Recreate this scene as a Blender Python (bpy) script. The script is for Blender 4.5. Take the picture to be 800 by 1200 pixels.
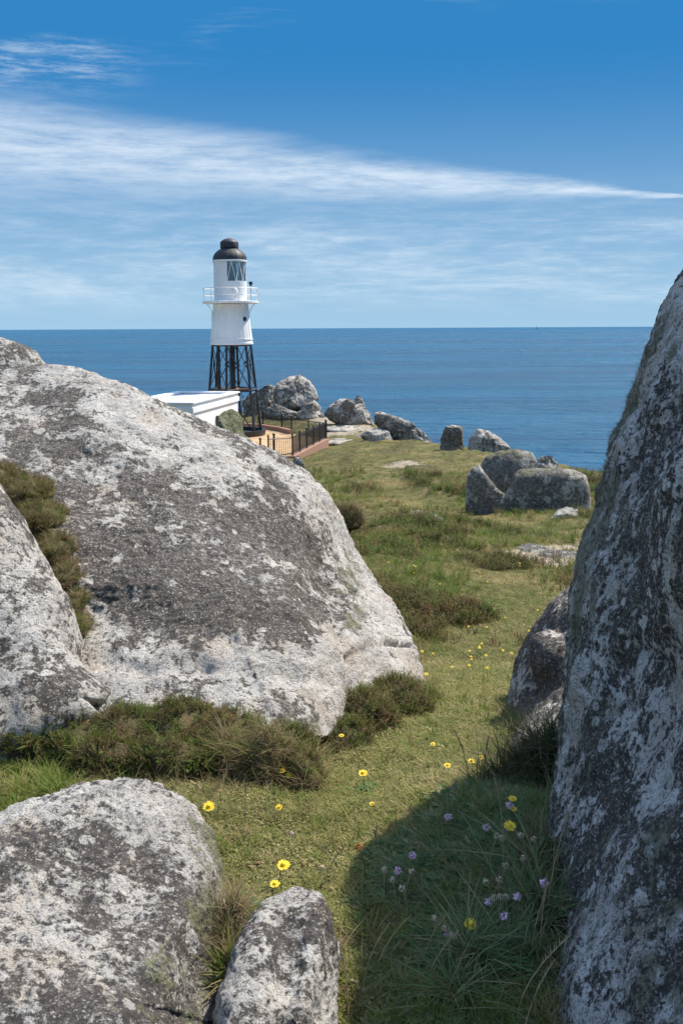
import bpy, bmesh, math, random
import numpy as np
from mathutils import Vector, Matrix, Euler
from mathutils.bvhtree import BVHTree

R = math.radians
rng = np.random.default_rng(7)
random.seed(7)
for o in list(bpy.data.objects):
    bpy.data.objects.remove(o)
scene = bpy.context.scene
col = scene.collection

# ------------------------------------------------------------------ camera
CAM_Z, PITCH, ROLL, F = 1.45, R(10.5), R(-0.28), 1167.0
cam_data = bpy.data.cameras.new('camera')
cam_data.sensor_fit = 'VERTICAL'
cam_data.sensor_height = 36.0
cam_data.lens = 36.0 * F / 1200.0
cam_data.clip_start = 0.05
cam_data.clip_end = 90000
cam = bpy.data.objects.new('camera', cam_data)
CAM_M = Matrix.Rotation(R(90) - PITCH, 4, 'X') @ Matrix.Rotation(ROLL, 4, 'Z')
cam.matrix_world = Matrix.Translation((0, 0, CAM_Z)) @ CAM_M
col.objects.link(cam)
scene.camera = cam

# ------------------------------------------------------------------ light
SUN_EL, SUN_AZ = R(53), R(37)          # azimuth counted from +X towards +Y
SUN = Vector((math.cos(SUN_EL) * math.cos(SUN_AZ), math.cos(SUN_EL) * math.sin(SUN_AZ), math.sin(SUN_EL)))
sun_data = bpy.data.lights.new('sun', 'SUN')
sun_data.energy = 2.5
sun_data.angle = R(0.53)
sun_data.color = (1.0, 0.925, 0.82)
sun = bpy.data.objects.new('sun', sun_data)
sun.rotation_euler = SUN.to_track_quat('Z', 'Y').to_euler()
sun.location = (30, 20, 60)
col.objects.link(sun)

scene.view_settings.view_transform = 'Standard'
scene.view_settings.look = 'None'
scene.view_settings.exposure = 1.5
scene.view_settings.gamma = 1.0
scene.view_settings.use_curve_mapping = False
scene.render.engine = 'CYCLES'


# ------------------------------------------------------------------ node helper
class NT:
    def __init__(self, tree):
        self.t = tree
        tree.nodes.clear()

    def n(self, kind, ins=None, **props):
        nd = self.t.nodes.new(kind)
        for k, v in props.items():
            setattr(nd, k, v)
        for k, v in (ins or {}).items():
            s = nd.inputs[k]
            if isinstance(v, bpy.types.NodeSocket):
                self.t.links.new(v, s)
            elif isinstance(v, bpy.types.Node):
                self.t.links.new(v.outputs[0], s)
            else:
                s.default_value = v
        return nd

    def m(self, op, a, b=None, c=None, clamp=False):
        ins = {0: a}
        if b is not None:
            ins[1] = b
        if c is not None:
            ins[2] = c
        return self.n('ShaderNodeMath', ins, operation=op, use_clamp=clamp).outputs[0]

    def smooth(self, v, lo, hi, a=0.0, b=1.0):
        return self.n('ShaderNodeMapRange', {0: v, 1: lo, 2: hi, 3: a, 4: b}, interpolation_type='SMOOTHSTEP').outputs[0]

    def mix(self, f, a, b, blend='MIX'):
        nd = self.t.nodes.new('ShaderNodeMix')
        nd.data_type = 'RGBA'
        nd.blend_type = blend
        for i, v in ((0, f), (6, a), (7, b)):
            s = nd.inputs[i]
            if isinstance(v, bpy.types.NodeSocket):
                self.t.links.new(v, s)
            else:
                s.default_value = v if i == 0 else (tuple(v) + (1.0,) if len(v) == 3 else v)
        return nd.outputs[2]

    def noise(self, vec, scale, detail=4.0, rough=0.55, lac=2.0, dist=0.0):
        return self.n('ShaderNodeTexNoise', {'Vector': vec, 'Scale': scale, 'Detail': detail, 'Roughness': rough,
                                             'Lacunarity': lac, 'Distortion': dist}).outputs[0]

    def scale(self, vec, s, rot=(0, 0, 0)):
        return self.n('ShaderNodeMapping', {'Vector': vec, 'Scale': s, 'Rotation': rot}).outputs[0]


# ------------------------------------------------------------------ sky
world = bpy.data.worlds.new('World')
scene.world = world
world.use_nodes = True
w = NT(world.node_tree)
sky = w.n('ShaderNodeTexSky', sky_type='NISHITA', sun_disc=False)
sky.sun_elevation = SUN_EL
sky.sun_rotation = math.pi / 2 - SUN_AZ
sky.altitude = 300
sky.air_density = 0.85
sky.dust_density = 0.2
sky.ozone_density = 1.0
skyc = w.n('ShaderNodeHueSaturation', {'Hue': 0.496, 'Saturation': 0.80, 'Value': 1.0, 'Color': sky.outputs[0]}).outputs[0]
geo = w.n('ShaderNodeTexCoord').outputs['Generated']
sep = w.n('ShaderNodeSeparateXYZ', {0: geo})
dx, dy, dz = sep.outputs
el = w.m('MULTIPLY', w.m('ARCSINE', dz), 57.2958)
az = w.m('MULTIPLY', w.m('ARCTAN2', dx, dy), 57.2958)
# high cirrus lies on a flat layer far above: project directions on that layer
dzs = w.m('MAXIMUM', dz, 0.02)
layer = w.n('ShaderNodeCombineXYZ', {0: w.m('DIVIDE', dx, dzs), 1: w.m('DIVIDE', dy, dzs), 2: 0.0}).outputs[0]
fib = w.scale(layer, (0.55, 1.5, 1.0), (0, 0, R(-14)))
warp = w.noise(w.scale(layer, (0.35, 0.5, 1)), 1.0, 3.0)
fibw = w.n('ShaderNodeVectorMath', {0: fib, 1: w.n('ShaderNodeCombineXYZ', {0: warp, 1: w.m('MULTIPLY', warp, 1.6), 2: 0.0}).outputs[0]}, operation='ADD').outputs[0]
n_f = w.noise(fibw, 1.3, 8.0, 0.62)
n_b = w.noise(w.scale(layer, (0.16, 0.42, 1), (0, 0, R(-10))), 1.0, 4.0, 0.5)
angv = w.n('ShaderNodeCombineXYZ', {0: w.m('MULTIPLY', az, 0.05), 1: w.m('MULTIPLY', el, 0.3), 2: 0.0}).outputs[0]
angr = w.scale(angv, (1, 1, 1), (0, 0, R(5)))
n_s = w.noise(angr, 1.3, 9.0, 0.66, 2.1, 0.5)
n_s2 = w.noise(w.scale(angr, (2.6, 3.2, 1)), 2.0, 7.0, 0.7)
# the long tapering streak: wide to the west (left), pointed to the right
cen = w.m('ADD', w.m('MULTIPLY', az, -0.075), 8.15)
cen = w.m('ADD', cen, w.m('MULTIPLY', w.m('SUBTRACT', n_s, 0.5), 1.6))
wid = w.m('ADD', w.m('MULTIPLY', w.m('SUBTRACT', 19.5, az), 0.082), 0.02)
wid = w.m('MINIMUM', w.m('MAXIMUM', wid, 0.02), 3.6)
off = w.m('DIVIDE', w.m('ABSOLUTE', w.m('SUBTRACT', el, cen)), wid)
body = w.smooth(off, 1.1, 0.1)
streak = w.m('MULTIPLY', body, w.smooth(w.m('ADD', w.m('MULTIPLY', n_s2, 0.6), w.m('MULTIPLY', n_s, 0.4)), 0.30, 0.64, 0.22, 1.0))
# faint low veils and scattered wisps
veil = w.m('MULTIPLY', w.smooth(el, 0.3, 2.4), w.smooth(el, 8.5, 4.0))
veil = w.m('MULTIPLY', veil, w.smooth(w.m('ADD', w.m('MULTIPLY', n_s2, 0.4), w.m('MULTIPLY', n_s, 0.6)), 0.40, 0.72, 0.02, 0.75))
wisp = w.m('MULTIPLY', w.smooth(n_f, 0.54, 0.8), w.smooth(n_b, 0.48, 0.66))
wisp = w.m('MULTIPLY', wisp, w.smooth(el, 8.0, 12.0, 0.0, 0.6))
# sea haze thickening towards the horizon, all round
hz = w.smooth(el, 46.0, 18.0)
hazec = w.n('ShaderNodeRGB')
hazec.outputs[0].default_value = (0.080, 0.56, 1.33, 1)
skyc = w.mix(w.m('MULTIPLY', hz, 1.0), skyc, hazec.outputs[0])
hazed = w.n('ShaderNodeRGB')
hazed.outputs[0].default_value = (0.95, 1.50, 1.95, 1)
skyc = w.mix(w.smooth(el, 15.0, -3.0, 0.0, 1.0), skyc, hazed.outputs[0])
tuft = w.m('MULTIPLY', w.smooth(w.m('ABSOLUTE', w.m('ADD', az, 17.0)), 8.0, 2.0), w.smooth(w.m('ABSOLUTE', w.m('SUBTRACT', el, w.m('ADD', 13.4, w.m('MULTIPLY', w.m('SUBTRACT', n_s, 0.5), 3.0)))), 1.5, 0.1))
wisp = w.m('ADD', wisp, w.m('MULTIPLY', tuft, w.smooth(n_s2, 0.42, 0.66, 0.0, 0.5)))
cl = w.m('ADD', w.m('MULTIPLY', streak, 0.82), w.m('ADD', veil, wisp), clamp=True)
cloudc = w.n('ShaderNodeRGB')
cloudc.outputs[0].default_value = (2.05, 2.28, 2.5, 1)
skymix = w.mix(w.m('MULTIPLY', cl, 0.86), skyc, cloudc.outputs[0])
bg = w.n('ShaderNodeBackground', {'Color': skymix, 'Strength': 0.15})
w.n('ShaderNodeOutputWorld', {0: bg.outputs[0]})


# ------------------------------------------------------------------ geometry helpers
def ray(px, py):
    v = Vector(((px - 400) / F, (600 - py) / F, -1.0))
    return (CAM_M.to_3x3() @ v).normalized()


def at(px, py, y):
    d = ray(px, py)
    return Vector((0, 0, CAM_Z)) + d * (y / d.y)


def tag(o, label=None, cat=None, group=None, kind=None):
    if label: o['label'] = label
    if cat: o['category'] = cat
    if group: o['group'] = group
    if kind: o['kind'] = kind
    return o


def new_obj(name, mesh, mat=None, parent=None, loc=None):
    o = bpy.data.objects.new(name, mesh)
    col.objects.link(o)
    if mat is not None and not mesh.materials:
        mesh.materials.append(mat)
    if parent is not None:
        o.parent = parent
    if loc is not None:
        o.location = loc
    return o


def empty(name, loc=(0, 0, 0), rz=0.0):
    o = bpy.data.objects.new(name, None)
    o.empty_display_size = 0.1
    o.location = loc
    o.rotation_euler = (0, 0, rz)
    col.objects.link(o)
    return o


def mesh_np(name, verts, faces, smooth=True):
    """faces: (n,3) or (n,4) int array"""
    me = bpy.data.meshes.new(name)
    verts = np.ascontiguousarray(verts, dtype=np.float32)
    faces = np.ascontiguousarray(faces, dtype=np.int32)
    k = faces.shape[1]
    me.vertices.add(len(verts))
    me.vertices.foreach_set('co', verts.ravel())
    me.loops.add(faces.size)
    me.loops.foreach_set('vertex_index', faces.ravel())
    me.polygons.add(len(faces))
    me.polygons.foreach_set('loop_start', np.arange(0, faces.size, k, dtype=np.int32))
    me.polygons.foreach_set('use_smooth', np.full(len(faces), smooth))
    me.update(calc_edges=True)
    return me


def attr(me, name, data, domain='POINT'):
    a = me.attributes.new(name, 'FLOAT', domain)
    a.data.foreach_set('value', np.ascontiguousarray(data, dtype=np.float32))


class MB:
    """collects simple shapes into one mesh"""
    def __init__(self):
        self.v, self.f = [], []

    def add(self, vs, fs):
        b = len(self.v)
        self.v += [tuple(p) for p in vs]
        self.f += [tuple(i + b for i in f) for f in fs]
        return self

    def box(self, c, s, rz=0.0):
        cx, cy, cz = c
        ca, sa = math.cos(rz), math.sin(rz)
        vs = []
        for z in (-.5, .5):
            for x, y in ((-.5, -.5), (.5, -.5), (.5, .5), (-.5, .5)):
                X, Y = x * s[0], y * s[1]
                vs.append((cx + X * ca - Y * sa, cy + X * sa + Y * ca, cz + z * s[2]))
        return self.add(vs, [(3, 2, 1, 0), (4, 5, 6, 7), (0, 1, 5, 4), (1, 2, 6, 5), (2, 3, 7, 6), (3, 0, 4, 7)])

    def tube(self, pts, r, n=6, caps=True):
        pts = [Vector(p) for p in pts]
        rs = r if isinstance(r, (list, tuple)) else [r] * len(pts)
        vs, fs = [], []
        for i, p in enumerate(pts):
            a = pts[max(i - 1, 0)]
            b = pts[min(i + 1, len(pts) - 1)]
            d = (b - a).normalized()
            u = d.cross(Vector((0, 0, 1)) if abs(d.z) < 0.95 else Vector((1, 0, 0))).normalized()
            q = d.cross(u)
            for k in range(n):
                t = 2 * math.pi * k / n
                vs.append(p + (u * math.cos(t) + q * math.sin(t)) * rs[i])
        for i in range(len(pts) - 1):
            for k in range(n):
                a, b = i * n + k, i * n + (k + 1) % n
                fs.append((a, b, b + n, a + n))
        if caps:
            fs.append(tuple(range(n))[::-1])
            fs.append(tuple((len(pts) - 1) * n + k for k in range(n)))
        return self.add(vs, fs)

    def lathe(self, prof, n=32, a0=0.0, a1=2 * math.pi, c=(0, 0)):
        full = abs(a1 - a0 - 2 * math.pi) < 1e-6
        m = n if full else n + 1
        vs, fs = [], []
        for r, z in prof:
            for k in range(m):
                t = a0 + (a1 - a0) * k / n
                vs.append((c[0] + r * math.cos(t), c[1] + r * math.sin(t), z))
        for i in range(len(prof) - 1):
            for k in range(n):
                a, b = i * m + k, i * m + (k + 1) % m
                fs.append((a, b, b + m, a + m))
        return self.add(vs, fs)

    def ring(self, R0, r, z, n=32, k=6, c=(0, 0)):
        prof = [(R0 + r * math.cos(2 * math.pi * j / k), z + r * math.sin(2 * math.pi * j / k)) for j in range(k + 1)]
        return self.lathe(prof, n, c=c)

    def build(self, name, mat, parent=None, loc=None, smooth=False, bevel=0.0):
        me = bpy.data.meshes.new(name)
        me.from_pydata(self.v, [], self.f)
        bm = bmesh.new()
        bm.from_mesh(me)
        bmesh.ops.recalc_face_normals(bm, faces=bm.faces)
        if bevel:
            bmesh.ops.bevel(bm, geom=list(bm.edges), offset=bevel, segments=2, affect='EDGES', clamp_overlap=True)
        bm.to_mesh(me)
        bm.free()
        if smooth:
            me.polygons.foreach_set('use_smooth', [True] * len(me.polygons))
            if smooth == 'auto':
                me.set_sharp_from_angle(angle=R(35))
        return new_obj(name, me, mat, parent, loc)


# numpy gradient noise
_perm = np.random.default_rng(3).permutation(256).astype(np.int64)
_perm = np.concatenate([_perm, _perm])
_grad = np.random.default_rng(5).normal(size=(256, 3))
_grad /= np.linalg.norm(_grad, axis=1)[:, None]


def pnoise(p):
    p = np.asarray(p, dtype=np.float64)
    i = np.floor(p).astype(np.int64)
    f = p - i
    i &= 255
    u = f * f * f * (f * (f * 6 - 15) + 10)
    out = 0
    for a in (0, 1):
        wx = u[:, 0] if a else 1 - u[:, 0]
        h1 = _perm[(i[:, 0] + a) & 255]
        for b in (0, 1):
            wy = u[:, 1] if b else 1 - u[:, 1]
            h2 = _perm[(h1 + i[:, 1] + b) & 255]
            for c in (0, 1):
                wz = u[:, 2] if c else 1 - u[:, 2]
                g = _grad[_perm[(h2 + i[:, 2] + c) & 255]]
                out = out + wx * wy * wz * (g[:, 0] * (f[:, 0] - a) + g[:, 1] * (f[:, 1] - b) + g[:, 2] * (f[:, 2] - c))
    return out * 1.5


def fbm(p, oct=4, gain=0.5, lac=2.03):
    a, s, t = 1.0, 0, 0
    p = np.asarray(p, dtype=np.float64).copy()
    for _ in range(oct):
        s = s + a * pnoise(p)
        t += a
        a *= gain
        p = p * lac + 17.3
    return s / t


def sstep(x, lo, hi):
    t = np.clip((np.asarray(x, dtype=np.float64) - lo) / (hi - lo), 0, 1)
    return t * t * (3 - 2 * t)


def vnormals(v, f):
    n = np.zeros_like(v)
    fn = np.cross(v[f[:, 1]] - v[f[:, 0]], v[f[:, 2]] - v[f[:, 0]])
    for k in range(3):
        np.add.at(n, f[:, k], fn)
    return n / (np.linalg.norm(n, axis=1)[:, None] + 1e-12)


_ico = {}


def ico(level):
    if level not in _ico:
        bm = bmesh.new()
        bmesh.ops.create_icosphere(bm, subdivisions=level, radius=1.0)
        me = bpy.data.meshes.new('ico')
        bm.to_mesh(me)
        bm.free()
        v = np.zeros(len(me.vertices) * 3)
        me.vertices.foreach_get('co', v)
        f = np.zeros(len(me.polygons) * 3, dtype=np.int32)
        me.loops.foreach_get('vertex_index', f)
        bpy.data.meshes.remove(me)
        _ico[level] = (v.reshape(-1, 3), f.reshape(-1, 3))
    return _ico[level]


# ------------------------------------------------------------------ materials
def material(name):
    m = bpy.data.materials.new(name)
    m.use_nodes = True
    return m, NT(m.node_tree)


def simple(name, color, rough=0.6, metal=0.0, var=0.12, scale=3.0, spec=0.5, bump=0.0):
    m, t = material(name)
    co = t.n('ShaderNodeNewGeometry').outputs['Position']
    n = t.noise(co, scale, 5.0, 0.6)
    c = t.mix(t.smooth(n, 0.3, 0.7), tuple(x * (1 - var) for x in color), tuple(min(1, x * (1 + var * .6)) for x in color))
    b = t.n('ShaderNodeBsdfPrincipled', {'Base Color': c, 'Roughness': rough, 'Metallic': metal, 'Specular IOR Level': spec})
    if bump:
        t.t.links.new(t.n('ShaderNodeBump', {'Strength': 0.4, 'Distance': bump, 'Height': t.noise(co, scale * 4, 5.0, .65)}).outputs[0], b.inputs['Normal'])
    t.n('ShaderNodeOutputMaterial', {0: b.outputs[0]})
    return m


def rock_material(name, s=1.0, white=0.5, dark=(0.085, 0.076, 0.068), pale=(0.61, 0.575, 0.515), warm=(0.38, 0.315, 0.245),
                  green=0.25, stretch=(1, 1, 1), rot=(0, 0, 0), greenc=(0.20, 0.20, 0.105), bump=1.0, flowk=0.6):
    """granite under crusts of pale, dark and grey-green lichen; attribute lichen shifts the pale share"""
    m, t = material(name)
    co = t.n('ShaderNodeTexCoord').outputs['Object']
    P = t.scale(co, (1 / s, 1 / s, 1 / s))
    S = t.scale(P, stretch, rot)
    at_ = t.n('ShaderNodeAttribute', attribute_name='lichen').outputs['Fac']
    gr_ = t.n('ShaderNodeAttribute', attribute_name='moss').outputs['Fac']
    big = t.noise(S, 1.7, 5.0, 0.55)
    mid = t.noise(S, 8.0, 8.0, 0.68, 2.1, 0.4)
    fin = t.noise(P, 34.0, 7.0, 0.72)
    grain = t.noise(P, 130.0, 3.0, 0.7)
    cell = t.n('ShaderNodeTexVoronoi', {'Vector': P, 'Scale': 150.0}).outputs['Color']
    cellv = t.n('ShaderNodeSeparateColor', {0: cell}).outputs[0]
    # bare granite: feldspar grains
    g = t.mix(t.smooth(big, 0.3, 0.7), dark, tuple(x * 1.9 for x in dark))
    g = t.mix(t.m('MULTIPLY', t.smooth(cellv, 0.62, 0.9), 0.55), g, warm)
    g = t.mix(t.m('MULTIPLY', t.smooth(fin, 0.60, 0.42), 0.7), g, tuple(x * 0.45 for x in dark))
    # pale crust
    flow = t.noise(t.scale(P, (9.0, 2.6, 5.0), (0.3, 0.2, R(28))), 1.0, 7.0, 0.7)
    q = t.m('ADD', t.m('MULTIPLY', mid, 0.75), t.m('MULTIPLY', fin, 0.65))
    q = t.m('ADD', q, t.m('MULTIPLY', t.m('SUBTRACT', flow, 0.5), flowk))
    q = t.m('SUBTRACT', q, 0.2)
    q = t.m('ADD', q, t.m('MULTIPLY', t.m('SUBTRACT', big, 0.5), 0.80))
    q = t.m('ADD', q, t.m('MULTIPLY', t.m('SUBTRACT', at_, 0.5), 0.55))
    wv = t.n('ShaderNodeVectorMath', {0: P, 1: t.n('ShaderNodeVectorMath', {0: t.n('ShaderNodeTexNoise', {'Vector': P, 'Scale': 22.0, 'Detail': 4.0}).outputs['Color'], 3: 0.05}, operation='SCALE').outputs[0]}, operation='ADD').outputs[0]
    vo = t.n('ShaderNodeTexVoronoi', {'Vector': wv, 'Scale': 13.0})
    vr = t.n('ShaderNodeSeparateColor', {0: vo.outputs['Color']}).outputs[0]
    spot = t.m('SUBTRACT', t.m('MULTIPLY', t.m('SUBTRACT', vr, 0.50), 0.95), vo.outputs['Distance'])
    spot = t.smooth(spot, -0.05, 0.06)
    q = t.m('ADD', q, t.m('MULTIPLY', spot, 0.16))
    thr = 0.5 + (0.5 - white) * 0.35
    pm = t.smooth(q, thr - 0.03, thr + 0.06)
    tone = t.noise(P, 5.0, 6.0, 0.7)
    pc = t.mix(t.smooth(tone, 0.35, 0.65), tuple(x * 0.70 for x in pale), pale)
    pc = t.mix(t.m('MULTIPLY', t.smooth(t.noise(S, 3.1, 4.0, 0.6), 0.52, 0.68), 0.65), pc, tuple(a * 1.25 for a in warm))
    pc = t.mix(t.m('MULTIPLY', t.smooth(fin, 0.50, 0.36), 0.75), pc, tuple(x * 1.6 for x in dark))
    c = t.mix(pm, g, pc)
    c = t.mix(t.m('MULTIPLY', t.smooth(cellv, 0.30, 0.05), 0.55), c, tuple(x * 0.8 for x in dark))
    c = t.mix(t.m('MULTIPLY', t.smooth(cellv, 0.88, 0.97), 0.36), c, tuple(min(.8, x * 1.25) for x in pale))
    # dark pitting scattered over everything
    pit = t.smooth(t.m('ADD', t.m('MULTIPLY', grain, 0.5), t.m('MULTIPLY', fin, 0.5)), 0.44, 0.37)
    c = t.mix(t.m('MULTIPLY', pit, 0.75), c, (0.03, 0.027, 0.024))
    # grey-green shrubby lichen
    gm = t.m('ADD', t.m('MULTIPLY', t.noise(S, 4.2, 7.0, 0.7), 0.7), t.m('MULTIPLY', fin, 0.3))
    gm = t.smooth(t.m('ADD', gm, t.m('MULTIPLY', t.m('SUBTRACT', gr_, 0.5), 0.55)), 0.66 - green * 0.35, 0.72 - green * 0.35)
    gc = t.mix(t.smooth(fin, 0.35, 0.65), tuple(x * 0.5 for x in greenc), tuple(x * 1.35 for x in greenc))
    c = t.mix(t.m('MULTIPLY', gm, 0.85), c, gc)
    hgt = t.m('ADD', t.m('MULTIPLY', mid, 0.9), t.m('ADD', t.m('MULTIPLY', fin, 0.5), t.m('ADD', t.m('MULTIPLY', grain, 0.16), t.m('MULTIPLY', pm, 0.10))))
    hgt = t.m('ADD', hgt, t.m('MULTIPLY', gm, t.m('MULTIPLY', grain, 0.3)))
    bp = t.n('ShaderNodeBump', {'Strength': 0.9, 'Distance': 0.045 * s * bump, 'Height': hgt}).outputs[0]
    b = t.n('ShaderNodeBsdfPrincipled', {'Base Color': c, 'Roughness': 0.92, 'Specular IOR Level': 0.2, 'Normal': bp})
    t.n('ShaderNodeOutputMaterial', {0: b.outputs[0]})
    return m


def leaf_material(name, c0, c1, c2=None, trans=0.35, scale=1.3, rough=0.6):
    """colour differs from plant to plant and from patch to patch"""
    m, t = material(name)
    pos = t.n('ShaderNodeNewGeometry').outputs['Position']
    rnd = t.n('ShaderNodeObjectInfo').outputs['Random']
    n = t.noise(pos, scale, 4.0, 0.6)
    f = t.m('ADD', t.m('MULTIPLY', t.m('SUBTRACT', n, 0.5), 1.9), rnd, clamp=True)
    c = t.mix(f, c0, c1)
    if c2:
        rr = t.m('FRACT', t.m('MULTIPLY', rnd, 7.31))
        c = t.mix(t.smooth(t.m('ADD', rr, t.m('SUBTRACT', t.noise(pos, scale * 0.6, 3.0), 0.5)), 0.62, 0.9), c, c2)
    d = t.n('ShaderNodeBsdfPrincipled', {'Base Color': c, 'Roughness': rough, 'Specular IOR Level': 0.12})
    tr = t.n('ShaderNodeBsdfTranslucent', {'Color': c})
    mx = t.n('ShaderNodeMixShader', {0: trans, 1: d.outputs[0], 2: tr.outputs[0]})
    t.n('ShaderNodeOutputMaterial', {0: mx.outputs[0]})
    return m


M = {}
M['slab'] = rock_material('lichen_granite_slab', 0.9, 0.50, dark=(0.110, 0.098, 0.086), bump=1.25, stretch=(1, 1, 1), rot=(0, 0, R(35)))
M['near'] = rock_material('lichen_granite_near', 0.62, 0.60, green=0.30, flowk=0.2, dark=(0.11, 0.098, 0.088), bump=1.3)
M['shade'] = rock_material('lichen_granite_shade', 0.6, 0.54, green=0.44, dark=(0.085, 0.077, 0.068), pale=(0.72, 0.70, 0.66), bump=1.3, flowk=0.35, stretch=(1.5, 1.5, 0.6), greenc=(0.20, 0.205, 0.135))
M['far'] = rock_material('weathered_granite_far', 4.5, 0.58, dark=(0.17, 0.15, 0.125), pale=(0.58, 0.54, 0.47), warm=(0.40, 0.34, 0.26), green=0.30, bump=1.0)
M['split'] = rock_material('weathered_granite_split', 2.6, 0.48, dark=(0.15, 0.14, 0.12), pale=(0.50, 0.47, 0.40), warm=(0.30, 0.27, 0.22), green=0.42, bump=1.0)
M['white'] = simple('white_paint', (0.80, 0.80, 0.79), 0.45, var=0.05, scale=1.2)
def weathered_white():
    m, t = material('weathered_white_paint')
    pos = t.n('ShaderNodeNewGeometry').outputs['Position']
    st = t.noise(t.scale(pos, (3.2, 3.2, 0.22)), 1.0, 6.0, 0.65)
    bl = t.noise(pos, 0.9, 5.0, 0.6)
    c = t.mix(t.smooth(bl, 0.35, 0.65), (0.76, 0.76, 0.75), (0.82, 0.82, 0.80))
    c = t.mix(t.smooth(st, 0.56, 0.72, 0.0, 0.38), c, (0.52, 0.46, 0.38))
    b = t.n('ShaderNodeBsdfPrincipled', {'Base Color': c, 'Roughness': 0.5})
    t.n('ShaderNodeOutputMaterial', {0: b.outputs[0]})
    return m


M['white'] = weathered_white()
M['black'] = simple('black_paint', (0.022, 0.022, 0.024), 0.4, var=0.3)
M['dome'] = simple('dome_black', (0.026, 0.026, 0.028), 0.6, var=0.3, scale=2.0)
M['roofw'] = simple('white_roof', (0.74, 0.75, 0.76), 0.6, var=0.05)
M['rust'] = simple('red_oxide', (0.25, 0.10, 0.06), 0.7)
M['glow'] = simple('brass_lens', (0.28, 0.30, 0.27), 0.15, metal=0.6)
M['sand'] = simple('orange_sand', (0.44, 0.29, 0.15), 0.95, var=0.3, scale=1.5, bump=0.03)


def glass_material():
    m, t = material('lantern_glass')
    gl = t.n('ShaderNodeBsdfGlossy', {'Color': (0.9, 0.95, 1, 1), 'Roughness': 0.02})
    tr = t.n('ShaderNodeBsdfTransparent', {'Color': (0.62, 0.72, 0.74, 1)})
    fr = t.n('ShaderNodeFresnel', {0: 1.5})
    mx = t.n('ShaderNodeMixShader', {0: t.m('ADD', fr.outputs[0], 0.06), 1: tr.outputs[0], 2: gl.outputs[0]})
    t.n('ShaderNodeOutputMaterial', {0: mx.outputs[0]})
    return m


M['glass'] = glass_material()


def brick_material():
    m, t = material('red_brick')
    uv = t.n('ShaderNodeTexCoord').outputs['UV']
    br = t.n('ShaderNodeTexBrick', {'Vector': uv, 'Color1': (0.33, 0.125, 0.07, 1), 'Color2': (0.25, 0.10, 0.06, 1), 'Mortar': (0.38, 0.30, 0.23, 1),
                                    'Scale': 1.0, 'Mortar Size': 0.010, 'Brick Width': 0.225, 'Row Height': 0.075})
    pos = t.n('ShaderNodeNewGeometry').outputs['Position']
    c = t.mix(t.smooth(t.noise(pos, 1.5, 5.0, .65), 0.45, 0.7, 0.0, 0.45), br.outputs[0], (0.36, 0.26, 0.18))
    b = t.n('ShaderNodeBsdfPrincipled', {'Base Color': c, 'Roughness': 0.9})
    t.n('ShaderNodeOutputMaterial', {0: b.outputs[0]})
    return m


M['brick'] = brick_material()

M['turf'] = leaf_material('turf_blades', (0.275, 0.260, 0.084), (0.140, 0.190, 0.044), (0.42, 0.33, 0.165), 0.35, 3.0)
M['terr'] = leaf_material('terrace_blades', (0.135, 0.130, 0.038), (0.075, 0.100, 0.024), (0.22, 0.155, 0.070), 0.35, 0.35)
M['grass'] = leaf_material('grass_blades', (0.095, 0.165, 0.022), (0.170, 0.205, 0.042), (0.31, 0.24, 0.10), 0.35, 0.9)
M['lush'] = leaf_material('lush_blades', (0.090, 0.165, 0.062), (0.155, 0.215, 0.090), (0.33, 0.29, 0.16), 0.30, 1.5)
M['straw'] = leaf_material('dry_grass_blades', (0.30, 0.235, 0.125), (0.20, 0.145, 0.075), (0.155, 0.125, 0.06), 0.3, 1.0)
M['heath'] = leaf_material('heather_sprigs', (0.066, 0.076, 0.018), (0.118, 0.094, 0.031), (0.20, 0.120, 0.060), 0.2, 1.2)
M['heathg'] = leaf_material('green_heath_sprigs', (0.095, 0.145, 0.024), (0.150, 0.185, 0.040), (0.23, 0.16, 0.065), 0.25, 2.0)
M['usnea'] = leaf_material('shrubby_lichen', (0.185, 0.195, 0.125), (0.115, 0.115, 0.075), (0.27, 0.28, 0.21), 0.15, 5.0)
M['sedge'] = leaf_material('dark_sedge', (0.035, 0.060, 0.022), (0.060, 0.085, 0.03), (0.12, 0.10, 0.05), 0.25, 3.0)
M['leafm'] = leaf_material('herb_leaf', (0.055, 0.115, 0.035), (0.085, 0.150, 0.045), None, 0.25, 8.0)
M['yellow'] = simple('yellow_petal', (0.83, 0.57, 0.015), 0.6, var=0.08, scale=60)
M['yellowc'] = simple('yellow_centre', (0.75, 0.38, 0.01), 0.7, var=0.1, scale=60)
M['pink'] = simple('pink_petal', (0.78, 0.52, 0.68), 0.7, var=0.2, scale=80)
M['seed'] = simple('brown_seed_head', (0.60, 0.47, 0.33), 0.9, var=0.3, scale=90)
M['orange'] = simple('orange_seed_head', (0.55, 0.22, 0.07), 0.9, var=0.3, scale=90)
M['stem'] = simple('green_stem', (0.09, 0.115, 0.045), 0.7, var=0.2, scale=30)
M['strawstem'] = simple('straw_stem', (0.40, 0.31, 0.18), 0.8, var=0.2, scale=30)


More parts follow.
